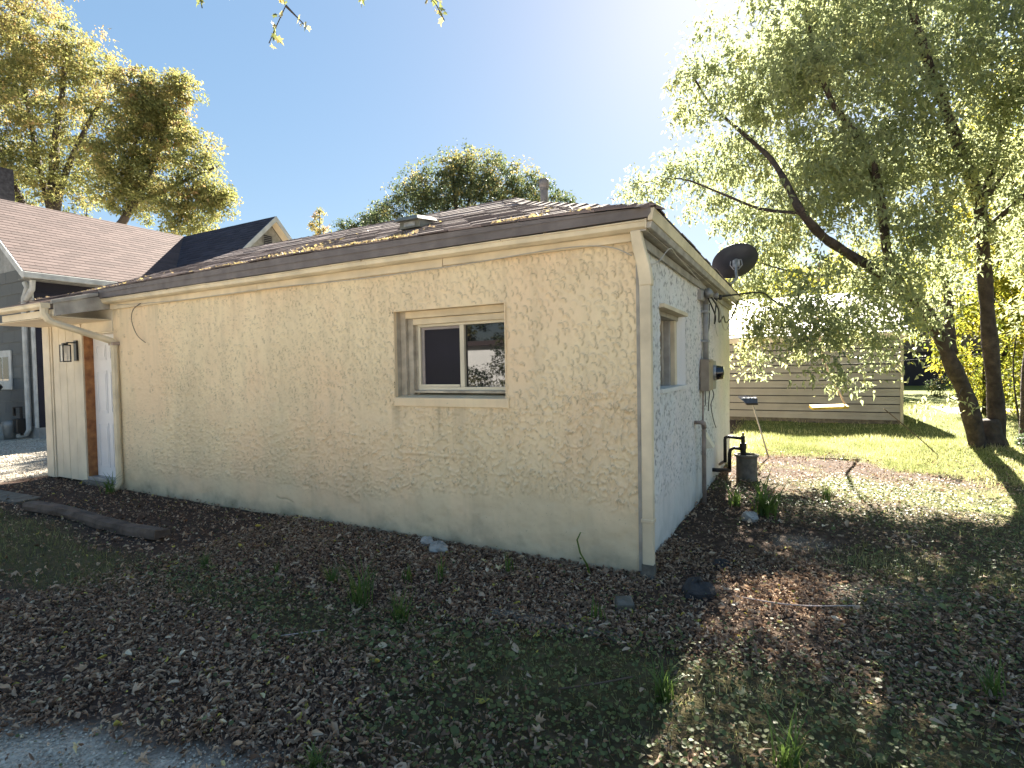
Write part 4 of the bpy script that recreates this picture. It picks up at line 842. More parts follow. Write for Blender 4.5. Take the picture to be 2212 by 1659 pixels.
# weathered timber
tim = MB(); nseg = 16; tp0 = Vector((-6.42, -1.02, .05)); tp1 = Vector((-3.98, -.99, .045)); rg = random.Random(4)
ring = [(-.075, -.01), (-.06, .028), (-.02, .034), (-.005, .020), (.03, .032), (.07, .012), (.075, -.03), (-.075, -.05)]
for i in range(nseg+1):
    p = tp0.lerp(tp1, i/nseg); p.z += .012*math.sin(i*.4)+.02; t_ = 1-.25*abs(i/nseg-.5)
    for a, c_ in ring: tim.v.append((p.x+rg.uniform(-.02, .02)*(i in (0, nseg)), p.y+a*t_+.015*math.sin(i*.35)+rg.uniform(-.006, .006), p.z+c_+rg.uniform(-.006, .006)))
for i in range(nseg):
    for k in range(8): tim.f.append((i*8+k, i*8+(k+1) % 8, (i+1)*8+(k+1) % 8, (i+1)*8+k))
tim.f.append(tuple(range(8))[::-1]); tim.f.append(tuple(nseg*8+k for k in range(8)))
tag(tim.build('weathered_timber', M['wood'], None), 'long cracked grey-brown timber lying in the leaves at left', 'timber')
tag(MB().hexa([(-8.7, -1.15, -.02), (-6.9, -.98, -.02), (-6.95, -.72, -.02), (-8.7, -.80, -.02), (-8.7, -1.15, .035), (-6.9, -.98, .035), (-6.95, -.72, .035), (-8.7, -.80, .035)]).build('stone_slab', M['conc'], None, bevel=.01), 'flat mossy slab at the left edge behind the timber', 'slab')

# strap-leaved plants
def strap_plant(name, n, h, wd, seed, mt, spread=1.):
    rg = np.random.default_rng(seed); V = []; F = []
    for k in range(n):
        an = rg.uniform(0, 2*math.pi); ln = h*rg.uniform(.55, 1.15); bend = rg.uniform(.35, 1.25)*spread; px = rg.normal(0, .03*h/.3); py = rg.normal(0, .03*h/.3); base = len(V); ns = 6
        sx_, sy_ = -math.sin(an), math.cos(an)
        r = 0; zz = 0; ang = rg.uniform(.05, .25)*spread
        for i in range(ns+1):
            wv = wd*(1-(i/ns)**2.2)*.5+.0006
            x = px+math.cos(an)*r; y = py+math.sin(an)*r
            V += [(x-sx_*wv, y-sy_*wv, zz), (x+sx_*wv, y+sy_*wv, zz+wv*.3)]
            r += math.sin(ang)*ln/ns; zz += math.cos(ang)*ln/ns; ang += bend/ns*1.6
        for i in range(ns): j = base+i*2; F.append((j, j+1, j+3, j+2))
    me = bpy.data.meshes.new(name); me.from_pydata(V, [], F); me.materials.append(mt); me.shade_smooth(); return me
def plant(name, me, loc, rz, label, cat, group=None):
    o = bpy.data.objects.new(name, me); C.objects.link(o); o.location = loc; o.rotation_euler = (0, 0, rz); return tag(o, label, cat, group)
plant('daylily_clump', strap_plant('daylily', 60, .46, .016, 1, M['daylily'], 1.3), (.68, 2.0, 0), 0, 'bright green strap-leaved clump catching sun beyond the side wall', 'plant')
plant('daylily_clump', strap_plant('daylily', 34, .30, .014, 2, M['daylily'], 1.3), (.38, 2.25, 0), 0, 'darker strap-leaved clump close to the side wall', 'plant')
sp = strap_plant('sprout', 9, .20, .012, 3, M['daylily'], .35)
for (x, y, s_, lb) in ((-1.378, -.83, .8, 'small iris sprout below and left of the pale rock'), (-1.183, -.70, 1.0, 'iris sprout directly below the pale rounded rock'), (-.841, -.37, .85, 'yellow-tipped iris sprout midway between rock and corner'), (-.033, -.82, .9, 'pale iris sprout next to the tilted concrete block'), (-2.35, -1.1, .6, 'small sprout in the leaves left of all the iris sprouts')):
    o = plant('iris_sprout', sp, (x, y, 0), x*7, lb, 'plant', 'iris sprouts along the front wall'); o.scale = (s_, s_, s_)
tb = MB(); base = Vector((-.30, -.19, 0))
pts = [base+Vector(p) for p in ((0, 0, 0), (-.015, -.03, .10), (-.055, -.05, .18), (-.075, -.055, .27), (-.05, -.05, .325), (-.02, -.045, .318))]
for i, p in enumerate(pts): wv = [.006, .008, .007, .006, .004, .001][i]; tb.v += [tuple(p+Vector((-wv, 0, 0))), tuple(p+Vector((wv, 0, 0)))]
for i in range(5): tb.f.append((2*i, 2*i+1, 2*i+3, 2*i+2))
o = tb.build('tall_blade', M['daylily'], None, fix=False); tag(o, 'single tall bent leaf blade against the wall near the corner', 'plant')
plant('grass_tuft', strap_plant('tuft', 26, .30, .010, 6, M['daylily'], 1.0), (-6.55, -.20, 0), 0, 'unruly grass tuft round the foot of the left downspout', 'plant')
plant('grass_tuft', strap_plant('tuft', 50, .34, .006, 7, M['grass'] if False else M['daylily'], .8), (-1.42, -1.22, 0), 0, 'fine grass tuft in the middle of the green patch', 'plant')
plant('grass_tuft', strap_plant('tuft', 70, .12, .004, 8, M['daylily'], 1.0), (-.55, -2.35, 0), 0, 'low grass tuft alone in the brown leaves at the bottom', 'plant')

tuft_me = [strap_plant('tuft', 40, .17, .005, 20+k, M['daylily'], .9) for k in range(3)]
for k, (x, y, sc_, lb) in enumerate(((-2.95, -1.25, .9, 'low green tuft left of the green patch, nearest the timber'), (-1.85, -1.05, 1.0, 'feathery green tuft at the left edge of the green patch'), (-1.05, -1.3, 1.2, 'wide green tuft right of the tallest one'), (.45, -1.35, 1.1, 'green tuft at the left edge of the sunlit patch'), (.95, -1.55, 1.2, 'sunlit green tuft at the bottom right of the corner'), (1.7, -.7, 1.0, 'green tuft right of the long pale twig'), (2.3, .9, 1.2, 'green tuft in dappled light in the right yard'), (1.2, 2.9, 1.2, 'green tuft in the leaves right of the bright clump'))):
    o = plant('grass_tuft', tuft_me[k % 3], (x, y, 0), k*1.3, lb, 'plant', 'grass tufts among the fallen leaves'); o.scale = (sc_, sc_, sc_)

# ================================================================== trees
LEAF_Q = (np.array([(0, 0, 0), (.22, .42, .05), (0, 1, -.06), (-.22, .42, .05)], float), np.array([(0, 1, 2, 3)]))
LEAF_6 = (np.array([(0, 0, 0), (.26, .30, .07), (.15, .72, .05), (0, 1.1, -.10), (-.15, .72, .05), (-.26, .30, .07), (0, .5, -.02)], float), np.array([(0, 1, 6, 6), (1, 2, 3, 6), (6, 3, 4, 5), (0, 6, 5, 5)]))
# pure quads for the near leaf
LEAF_N = (np.array([(0, 0, 0), (.24, .34, .08), (0, 1.15, -.10), (0, .45, -.01), (-.24, .34, .08), ], float), np.array([(0, 1, 3, 3)]))
LEAF_T = (np.array([(0, 0, 0), (.24, .36, .09), (0, 1.15, -.12), (-.24, .36, .09)], float), np.array([(0, 1, 2), (0, 2, 3)]))
def leaves_at(centers, rads, per, size, rng, tmpl=LEAF_Q, droop=.5, tintc=None, flat=.75, stats=None):
    P = []; T = []
    for (c, r), tc_ in zip(zip(centers, rads), tintc):
        n = max(3, int(per*rng.uniform(.7, 1.3)))
        d = rng.normal(0, 1, (n, 3)); d /= np.linalg.norm(d, axis=1)[:, None]+1e-9; d *= (rng.random(n)**.55)[:, None]*r; d[:, 2] *= flat; d[:, 2] -= droop*np.hypot(d[:, 0], d[:, 1])**2/r*.6
        P.append(c+d); T.append(np.clip(tc_+rng.normal(0, .12, n), 0, 1))
    P = np.concatenate(P); T = np.concatenate(T); n = len(P)
    R = rotm(rng.uniform(0, 2*np.pi, n), rng.normal(-.5*droop-.2, .55, n), rng.normal(0, .6, n))
    sc_ = size*rng.uniform(.6, 1.25, n)
    V, F = inst(tmpl[0], tmpl[1], P, R, sc_)
    return V, F, np.repeat(T, len(tmpl[0]))
def make_tree(name, base, label, limbs, blobs, nclus, crad, per, lsize, leafmat, barkmat, seed, tint0=.45, tintv=.2, group=None, tmpl=LEAF_Q, twig=.012, top_tint=.25, cat='tree', shell=.45, droop=.5, side=8):
    rng = np.random.default_rng(seed); root = empty(name, base, label, cat, group)
    tk = MB(); LP = []; LR = []
    for pts, ra, rb in limbs:
        P = [Vector(p) for p in pts]; out = []; n = len(P)
        for i in range(n-1):
            a, b_, c_, d_ = P[max(i-1, 0)], P[i], P[i+1], P[min(i+2, n-1)]
            for k in range(4):
                t = k/4; out.append(.5*((2*b_)+(c_-a)*t+(2*a-5*b_+4*c_-d_)*t*t+(3*b_-a-3*c_+d_)*t**3))
        out.append(P[-1]); rad = [ra+(rb-ra)*(i/(len(out)-1))**.8 for i in range(len(out))]
        rad = [r*(1+.10*math.sin(i*1.7+seed)) for i, r in enumerate(rad)]
        tk.tube(out, rad, side); LP += out; LR += rad
    tk.build('trunk', barkmat, root, smooth=True)
    LPn = np.array([tuple(p) for p in LP]); LRn = np.array(LR)
    vol = np.array([b_[3]**2 for b_ in blobs]); cnt = np.maximum(1, (vol/vol.sum()*nclus)).astype(int)
    cs = []; 
    for (x, y, z, r), n in zip(blobs, cnt):
        d = rng.normal(0, 1, (n, 3)); d /= np.linalg.norm(d, axis=1)[:, None]; d *= (shell+(1-shell)*rng.random(n)[:, None]**.6)*r; d[:, 2] *= .9
        cs.append(np.array([x, y, z])+d)
    cs = np.concatenate(cs); rads = crad*rng.uniform(.55, 1.4, len(cs))
    zlo, zhi = cs[:, 2].min(), cs[:, 2].max()
    tint = np.clip(tint0+rng.normal(0, tintv, len(cs))+top_tint*((cs[:, 2]-zlo)/(zhi-zlo+1e-6)-.5), 0, 1)
    tw = MB(); nL = len(LPn); cap_ = nL+2*len(cs); AP = np.zeros((cap_, 3)); AR = np.zeros(cap_); AP[:nL] = LPn; AR[:nL] = LRn; na = nL
    d0 = np.array([np.linalg.norm(LPn-c, axis=1).min() for c in cs])
    for q in np.argsort(d0):
        c = cs[q]; dd = np.linalg.norm(AP[:na]-c, axis=1)+.5*np.maximum(0, AP[:na, 2]-c[2]); k = int(dd.argmin()); a = AP[k]; ln = float(np.linalg.norm(c-a))
        mid = a*.5+c*.5+np.array([0, 0, .16*ln])+rng.normal(0, .07*ln+.004, 3)
        r0 = min(AR[k]*.72, twig*(.6+.9*ln)); e = c+(c-mid)*.35+np.array([0, 0, -.08*ln])
        tw.tube([tuple(a), tuple(mid), tuple(c), tuple(e)], [r0, r0*.8, r0*.6, r0*.3], 4 if side > 6 else 3, cap=False)
        AP[na] = mid; AR[na] = r0*.85; AP[na+1] = c; AR[na+1] = r0*.65; na += 2
    tw.build('branches', barkmat, root, fix=False)
    V, F, T = leaves_at(cs, rads, per, lsize, rng, tmpl, droop, tint)
    o = fast_mesh('crown', V, F, leafmat, root, tint=T); o['kind'] = 'stuff'
    return root
NEAR = [(1.3, 4.4, 2.0, .4), (1.75, 4.7, 2.05, .35), (2.1, 5.0, 2.15, .35), (1.9, 5.1, 2.6, .5), (0.69, 5.86, 2.51, 0.44), (2.5, 5.6, 2.9, .5), (2.3, 5.2, 1.9, .25), (0.53, 5.61, 2.08, 0.28), (0.38, 5.45, 1.45, 0.18), (0.82, 5.42, 1.65, 0.22), (1.05, 4.1, 1.75, .22), (1.45, 4.35, 1.75, .25), (1.6, 4.3, 1.25, .13), (0.08, 5.67, 2.64, 0.46), (0.68, 6.17, 3.73, 0.52), (3.6, 6.3, 3.4, .6), (4.0, 6.8, 3.0, .5), (2.9, 5.9, 3.9, .6), (-0.048, 4.808, 4.537, 0.74), (-0.857, 4.419, 4.193, 0.4), (-1.091, 4.289, 4.037, 0.27), (-0.436, 4.495, 5.55, 0.36), (0.017, 4.384, 5.818, 0.5), (-0.373, 4.508, 5.088, 0.36), (0.83, 3.63, 5.42, 0.77), (0.507, 4.796, 5.061, 0.84), (-0.14, 5.55, 4.08, 0.66), (1.33, 4.35, 5.13, 0.87), (1.33, 4.54, 3.86, 0.9), (0.43, 6.11, 3.09, 0.68), (0.91, 4.13, 2.01, 0.53), (1.44, 4.54, 2.43, 0.66), (2.16, 5.24, 4.72, 0.92), (2.19, 5.43, 3.35, 0.7), (3.0, 5.83, 5.56, 0.87), (3.4, 6.47, 4.59, 0.59), (1.31, 3.98, 1.3, 0.2), (1.16, 3.91, 1.53, 0.2), (0.4, 5.4, 1.91, 0.31), (0.2, 5.5, 1.64, 0.22), (1.76, 4.23, 1.41, 0.17), (1.83, 4.51, 1.69, 0.23), (3.6, 6.49, 5.33, 0.58), (1.84, 4.65, 5.88, 0.76), (2.68, 5.9, 2.49, 0.32), (2.5, 5.75, 0.87, 0.1), (2.85, 5.94, 0.99, 0.14),
        (1.0, 3.6, 6.3, .9), (1.1, 5.2, 4.2, .8), (1.9, 5.6, 4.2, .9), (1.0, 6.4, 4.6, .8), (2.2, 6.6, 4.4, .9), (3.3, 6.4, 4.9, .8), (.45, 6.3, 3.7, .6), (1.5, 7.5, 7.0, 1.2), (2.8, 8.0, 7.5, 1.3), (4.0, 8.0, 7.0, 1.3), (3.0, 7.0, 8.4, 1.2), (4.3, 5.6, 4.6, .8), (4.2, 4.6, 4.2, .8), (5.2, 5.2, 4.4, .9), (4.6, 4.4, 3.4, .6), (3.6, 5.2, 5.6, .9), (4.9, 5.4, 5.6, .9), (2.2, 4.6, 6.9, 1.1), (3.6, 6.0, 6.8, 1.1), (4.8, 6.8, 5.6, 1.1), (4.9, 6.9, 4.0, 1.0), (1.0, 5.6, 5.8, 1.0), (2.0, 6.6, 6.4, 1.1)]
make_tree('box_elder_tree', (3.45, 6.95, 0), 'large multi-trunked tree leaning over the yard on the right', [
    ([(3.62, 7.12, -.1), (3.547, 6.995, .872), (3.396, 6.723, 1.981), (3.309, 6.592, 2.921), (3.223, 6.458, 3.703), (2.938, 6.098, 4.364), (2.694, 5.757, 4.924), (2.433, 5.408, 5.511), (2.21, 5.081, 6.119), (2.049, 4.785, 6.9)], .115, .04),
    ([(3.24, 6.47, 3.60), (3.43, 6.591, 4.365), (3.578, 6.692, 5.029), (3.726, 6.789, 5.559), (3.904, 6.908, 6.4)], .06, .03),
    ([(3.24, 6.46, 3.62), (3.612, 6.912, 4.232), (4.1, 7.4, 4.8)], .05, .02), ([(3.27, 6.5, 3.3), (3.8, 6.0, 3.8), (4.5, 5.4, 4.2), (5.2, 5.1, 4.7)], .045, .012), ([(2.6, 5.7, 5.1), (2.4, 6.6, 6.2), (2.6, 7.4, 7.2)], .04, .012), ([(3.7, 6.8, 5.5), (4.0, 7.4, 6.6), (3.6, 7.9, 7.8)], .03, .01),
    ([(3.36, 6.88, -.1), (3.15, 6.68, .85), (2.90, 6.44, 1.445), (2.683, 6.225, 1.988), (2.368, 5.839, 2.329), (1.944, 5.393, 2.647), (1.435, 4.788, 2.96), (1.197, 4.437, 3.102), (.966, 4.094, 3.361), (0.81, 4.17, 3.738), (0.617, 4.329, 4.157), (0.284, 4.487, 4.602), (-0.142, 4.634, 5.147), (-0.352, 4.389, 5.482)], .125, .012),
    ([(.98, 4.11, 3.34), (0.489, 4.366, 3.531), (-0.025, 4.43, 3.844), (-0.578, 4.508, 4.165), (-1.066, 4.308, 4.133)], .026, .008),
    ([(2.92, 6.45, 1.55), (2.90, 6.55, 2.0), (2.897, 6.582, 2.442), (2.805, 6.663, 2.961), (2.782, 6.675, 3.718), (2.67, 6.529, 4.564), (2.471, 6.335, 5.418)], .08, .02),
    ([(2.33, 5.8, 2.34), (2.054, 5.572, 2.837), (1.928, 5.304, 3.656), (1.763, 5.005, 4.183), (1.516, 4.655, 4.525), (1.323, 4.329, 4.696), (1.12, 4.009, 5.197), (1.022, 3.859, 5.697)], .075, .02),
    ([(1.9, 5.4, 2.62), (1.3, 5.7, 2.75), (.8, 5.9, 2.9), (.35, 6.0, 3.1)], .025, .008),
    ([(2.3, 5.8, 2.35), (1.9, 5.4, 2.3), (1.3, 5.4, 2.15), (.7, 5.6, 2.0)], .025, .008),
    ([(3.5, 7.0, -.05), (3.5, 6.98, .25), (3.47, 6.95, .55)], .27, .10)],
    NEAR, 2700, .29, 50, .076, M['leafgreen'], M['bark'], 21, tint0=.42, tintv=.16, tmpl=LEAF_T, twig=.006, top_tint=-.1, shell=.15, droop=.8)
make_tree('slim_tree', (4.25, 7.75, 0), 'thin-trunked tree at the right edge behind the leaning tree', [([(4.1, 7.7, -.1), (4.10, 7.7, 1.0), (4.15, 7.7, 2.2), (4.2, 7.8, 4)], .10, .05)],
    [(4.4, 8.0, 3.2, .7), (4.5, 8.2, 4.4, 1.0), (4.2, 8.1, 2.2, .4)], 120, .25, 40, .08, M['leafgreen'], M['bark'], 31, tmpl=LEAF_T)
# sunlit thicket behind
make_tree('thicket_tree', (5.3, 14.6, 0), 'tree with glowing yellow-green leaves behind the leaning tree', [([(5.2, 14.6, 0), (5.2, 14.5, 2), (5.3, 14.3, 4), (5.5, 13.8, 6)], .12, .04), ([(5.2, 14.6, .8), (5.7, 14.7, 2), (6.2, 14.6, 4)], .07, .03)],
    [(5.36, 14.65, 3.57, 1.5), (5.54, 13.67, 5.3, 1.5), (5.2, 14.31, 5.38, .9), (5.33, 15.2, 1.9, 1.2), (5.88, 14.83, .9, 1.1), (6.6, 14.5, 3.2, 1.8), (5.55, 13.73, 7.3, 1.33)], 520, .42, 60, .13, M['leafyel'], M['barkfar'], 41, tint0=.6, side=6)
make_tree('thicket_shrub', (5.0, 10.2, 0), 'tall airy shrub with thin upright stems at the right edge', [([(4.9, 10.1, 0), (4.9, 10.2, 1.4), (5.0, 10.2, 3)], .03, .01), ([(5.2, 10.3, 0), (5.3, 10.4, 1.4), (5.2, 10.5, 2.6)], .025, .01), ([(4.6, 9.8, 0), (4.5, 9.9, 1.2), (4.6, 10, 2.2)], .02, .008)],
    [(5.0, 10.2, 2.2, .7), (5.2, 10.4, 1.2, .6), (4.7, 10, 1.6, .4), (5.4, 10.2, 3.2, .7)], 130, .25, 36, .085, M['leafyel'], M['barkfar'], 43, tint0=.55, side=6, cat='shrub')
make_tree('undergrowth_shrub', (4.3, 7.1, 0), 'dark low undergrowth at the foot of the leaning tree', [([(4.3, 7.1, 0), (4.3, 7.1, .4)], .02, .01), ([(4.0, 7.3, 0), (4.1, 7.2, .5)], .015, .008)],
    [(4.2, 7.1, .25, .35), (4.6, 7.2, .4, .4), (3.95, 6.75, .12, .2), (4.4, 6.7, .15, .3), (4.9, 7.5, .6, .5)], 150, .14, 34, .07, M['leafdark'], M['barkfar'], 44, tint0=.3, side=6, cat='shrub')
make_tree('pale_bush', (7.2, 24, 0), 'low pale-leaved bush on the lawn between garage and leaning tree', [([(7.2, 24, 0), (7.2, 24, .6)], .04, .02)], [(7.0, 24, .6, .7), (8.0, 24.2, .5, .7), (6.0, 23.8, .4, .5)], 60, .3, 40, .14, M['leafdark'], M['barkfar'], 45, tint0=.6, side=6, cat='shrub')
rows = [(-.88, 24.98, 5.0, 2.3), (1.47, 26.23, 4.4, 2.5), (3.93, 28.72, 5.4, 3.0), (12.5, 31.2, 6.4, 3.4), (17.5, 30, 6.0, 3.6), (-4.2, 23.7, 4.2, 1.6), (8.5, 45, 8, 4.5), (14.5, 46, 8.5, 4.5), (1, 42, 7, 4), (22, 34, 8, 5)]
rl = ['rounded green tree just beyond the middle of the garage roof', 'green tree beyond the garage, second from its ridge end', 'tall green tree beyond the right end of the garage', 'broad tree on the far side of the lawn to the right', 'large tree furthest right beyond the lawn', 'small tree beyond the left end of the garage', 'distant tree behind the dark far building', 'distant tree right of the dark far building', 'distant tree left of the far building', 'wide tree at the far right horizon']
for i, (x, y, z, r) in enumerate(rows):
    make_tree('background_tree', (x, y, 0), rl[i], [([(x, y, 0), (x+.1, y, z*.6), (x+.2, y, z+r*.5)], .2, .05), ([(x, y, z*.4), (x+r*.4, y, z*.9)], .1, .04), ([(x, y, z*.45), (x-r*.4, y+.3, z*1.0)], .1, .04)],
        [(x, y, z, r), (x+r*.5, y, z-r*.25, r*.65), (x-r*.5, y+.2, z-r*.2, r*.65), (x+.2*r, y-.3*r, z-.55*r, r*.6)], 190, r*.17, 60, .17, M['leafyel'] if i in (0, 1, 2, 3) else M['leafgreen'], M['barkfar'], 60+i, tint0=.5, group='trees beyond the lawn', side=6)
A = [(-35.13, 9.27, 20.0, 2.39), (-33.24, 10.23, 18.05, 2.27), (-31.55, 11.14, 18.0, 1.68), (-30.61, 11.57, 15.72, 2.27), (-33.88, 9.76, 14.24, 3.35), (-28.82, 12.51, 14.85, 1.32), (-35.36, 8.87, 11.4, 2.87), (-32.41, 10.47, 11.81, 2.39), (-34.29, 9.63, 17.12, 2.87), (-37.66, 7.86, 18.62, 3.83), (-38.09, 7.45, 13.13, 3.83), (-34.49, 9.69, 22.38, 2.39)]
make_tree('maple_tree', (-33.3, 9.8, 0), 'tallest yellowing maple at the far left behind the tan roof', [([(-33.3, 9.8, 0), (-33.262, 9.844, 6.569), (-33.214, 9.947, 8.96), (-33.146, 10.061, 11.351), (-33.035, 10.198, 13.741), (-32.714, 10.449, 16.127), (-32.603, 10.586, 18.517)], .42, .08),
    ([(-33.2, 10, 8.5), (-32.9, 10.2, 10.9), (-32.194, 10.628, 13.006), (-31.347, 11.146, 14.903), (-30.712, 11.526, 16.086)], .22, .06), ([(-33.25, 9.9, 7.5), (-34.5, 9.2, 10.5), (-35.6, 8.6, 14), (-36.3, 8.3, 17.5)], .25, .06), ([(-33.2, 10, 9.5), (-33.9, 9.7, 13), (-34.4, 9.5, 17), (-34.6, 9.5, 20)], .18, .05)],
    A, 1500, .50, 52, .19, M['leafmaple'], M['barkfar'], 71, tint0=.55, tintv=.17, top_tint=.35, twig=.03, group='maples behind the neighbour house', side=6, shell=.12)
B = [(-28.05, 11.81, 15.76, 1.3), (-26.43, 12.69, 15.9, 1.05), (-27.55, 12.02, 13.68, 1.9), (-25.83, 12.91, 12.72, 1.4), (-25.32, 13.11, 10.52, 1.4), (-28.17, 11.59, 10.92, 2.08), (-26.14, 12.64, 9.5, 1.7), (-28.98, 11.2, 12.32, 1.85), (-24.61, 13.48, 10.16, .75), (-27.24, 12.22, 14.82, 1.5)]
make_tree('maple_tree', (-30, 10.4, 0), 'shorter yellowing maple with forked trunk above the tan roof', [([(-30, 10.4, 0), (-29.598, 10.704, 7.259), (-28.883, 11.149, 9.09), (-28.168, 11.579, 10.46), (-27.351, 12.086, 12.519), (-26.838, 12.437, 14.816)], .36, .05),
    ([(-28.4, 11.4, 10.1), (-26.949, 12.243, 10.666), (-25.728, 12.922, 11.333), (-24.711, 13.484, 11.774)], .14, .04), ([(-28.6, 11.3, 9.6), (-28.372, 11.461, 10.9), (-28.367, 11.539, 12.54), (-28.057, 11.78, 14.841)], .16, .04)],
    B, 900, .46, 50, .19, M['leafmaple'], M['barkfar'], 72, tint0=.48, tintv=.17, top_tint=.2, twig=.03, group='maples behind the neighbour house', side=6, shell=.12)
Cc = [(-10.3, 13.18, 8.3, 1.5), (-11.5, 12.52, 7.9, 1.2), (-9.17, 13.79, 8.4, 1.2), (-8.0, 14.3, 7.9, 1.1), (-12.7, 12.01, 7.0, .9), (-6.9, 14.73, 7.2, .8), (-10.07, 13.33, 8.9, .7), (-8.87, 13.9, 6.52, 1.37), (-10.68, 12.92, 6.55, 1.37), (-12.03, 12.18, 6.07, 1.03), (-7.82, 14.46, 6.5, 1.03)]
make_tree('oak_tree', (-10.1, 13.1, 0), 'dark rounded tree rising behind the beige house roof', [([(-10.085, 13.087, 0), (-10.078, 13.19, 4.834), (-10.075, 13.236, 6.201), (-10.298, 13.155, 7.402), (-10.371, 13.155, 8.599)], .28, .05), ([(-10.08, 13.2, 4.6), (-9.472, 13.583, 6.6), (-8.868, 13.936, 7.714)], .13, .04), ([(-10.078, 13.2, 4.6), (-10.978, 12.756, 6.2), (-11.578, 12.466, 7.428)], .13, .04), ([(-10.07, 13.2, 5.4), (-9.9, 13.3, 7.2), (-9.7, 13.4, 8.6)], .09, .03)],
    Cc, 1100, .34, 42, .125, M['leafdark'], M['barkfar'], 73, tint0=.45, tintv=.2, top_tint=.55, twig=.02, side=6, shell=.12)
make_tree('dark_small_tree', (-14.9, 12.9, 0), 'small dark-leaved tree left of the rounded tree behind the roof', [([(-14.9, 12.9, 0), (-14.9, 12.9, 5), (-14.8, 13, 7.6)], .14, .04)], [(-14.66, 13.08, 7.4, .6), (-15.24, 12.76, 7.13, .5), (-14.32, 13.28, 7.9, .35), (-15.57, 12.59, 7.45, .28), (-14.99, 12.86, 6.28, .94), (-15, 12.9, 5, 1.0)], 190, .27, 46, .13, M['leafdark'], M['barkfar'], 74, tint0=.3, side=6)
make_tree('slender_tree', (-17.8, 13.6, 0), 'slender yellow-tipped tree beside the dark cross gable', [([(-17.8, 13.6, 0), (-17.85, 13.62, 8.6)], .10, .02)], [(-17.89, 13.65, 8.49, .26), (-17.92, 13.61, 7.88, .36), (-17.85, 13.62, 7.16, .45), (-17.38, 13.88, 7.46, .26), (-17.44, 13.84, 6.85, .34), (-17.7, 13.7, 6, .6)], 110, .2, 40, .12, M['leafmaple'], M['barkfar'], 75, tint0=.5, top_tint=.6, side=6)
# trees behind the viewer: they show in the window glass, and one hangs its twigs into the top of the view
bt = [(-8.0, -17, 3.6, 2.8), (-14.0, -18, 3.8, 2.8), (-1, -23, 4.2, 3.0), (-19, -20, 3.8, 2.8), (5.5, -24, 4.5, 3.0)]
bl = ['bushy tree across the yard facing the front window', 'dense tree left of the bushy tree across the yard', 'tall tree across the yard right of the bushy one', 'tree furthest left across the yard behind the viewer', 'tree furthest right across the yard behind the viewer']
for i, (x, y, z, r) in enumerate(bt):
    make_tree('yard_tree', (x, y, 0), bl[i], [([(x, y, 0), (x+.2, y, z)], .22, .08)], [(x, y, z, r), (x+r*.5, y, z-r*.3, r*.7), (x-r*.5, y, z-r*.3, r*.7), (x, y, z-r*.6, r*.7), (x+.3*r, y, z+.5*r, r*.6)], 150, r*.18, 50, .22, M['leafdark'], M['barkfar'], 80+i, group='trees across the yard behind the viewer', side=6)
make_tree('yard_shrub', (-8.2, -9.4, 0), 'leafy shrub in front of the white shed across the yard', [([(-8.2, -9.4, 0), (-8.2, -9.4, 1.2)], .04, .02)], [(-6.9, -9.4, .9, .8), (-7.7, -9.4, .9, .85), (-8.9, -9.5, 1.0, .8), (-8.2, -9.3, .6, .8), (-9.6, -9.5, 1.9, .7), (-6.2, -9.4, 1.9, .6)], 240, .25, 34, .11, M['leafdark'], M['barkfar'], 90, side=6, cat='shrub')
sh = empty('white_shed', (-8.3, -11.6, 0), 'low white shed across the yard mirrored in the window glass', 'shed')
MB().box((-9.5, -12.4, 0), (-7.2, -10.8, 2.2)).build('wall', M['door'], sh); MB().hexa([(-9.7, -12.6, 2.2), (-7.0, -12.6, 2.2), (-7.0, -10.6, 2.2), (-9.7, -10.6, 2.2), (-9.7, -11.7, 2.4), (-7, -11.7, 2.4), (-7, -11.5, 2.4), (-9.7, -11.5, 2.4)]).build('roof', M['nshingle'], sh)
# overhanging twigs with big leaves
LEAF_M = (np.array([(0, 0, 0), (.18, .12, .03), (.46, .10, .05), (.30, .34, .02), (.52, .60, .06), (.22, .60, 0), (.12, .78, .02), (0, 1.1, -.08), (-.12, .78, .02), (-.22, .60, 0), (-.52, .60, .06), (-.30, .34, .02), (-.46, .10, .05), (-.18, .12, .03), (0, .4, -.03)], float),
          np.array([(14, k, k+1) for k in range(0, 13)]+[(14, 13, 0)]))
ot = empty('overhanging_maple', (1.9, -7.6, 0), 'maple behind the viewer dangling leafy twigs into the top of the view', 'tree')
MB().tube([(1.9, -7.6, 0), (1.8, -7.5, 2.5), (1.0, -6.2, 4.8), (-.4, -4.0, 5.2), (-1.4, -2.1, 4.0)], [.25, .22, .12, .06, .02], 10).build('trunk', M['bark'], ot, smooth=True)
rng = np.random.default_rng(9); tw = MB(); P = []; 
twigs = [([(-1.4, -2.1, 4.0), (-1.15, -1.93, 3.25), (-1.13, -1.90, 3.16), (-1.17, -1.93, 3.05), (-1.19, -1.95, 2.98)], 16, .10), ([(-1.13, -1.90, 3.16), (-1.08, -1.87, 3.10), (-1.045, -1.86, 3.06)], 6, .05),
         ([(-1.4, -2.1, 4.0), (-1.46, -2.12, 3.30), (-1.45, -2.10, 3.14)], 12, .08), ([(-1.2, -1.9, 3.9), (-.62, -1.62, 3.30), (-.52, -1.57, 3.17), (-.48, -1.55, 3.08)], 18, .09), ([(-1.1, -1.9, 3.8), (-.80, -1.75, 3.20)], 6, .05), ([(-1.4, -2.1, 4.0), (-1.34, -2.03, 3.22)], 4, .04)]
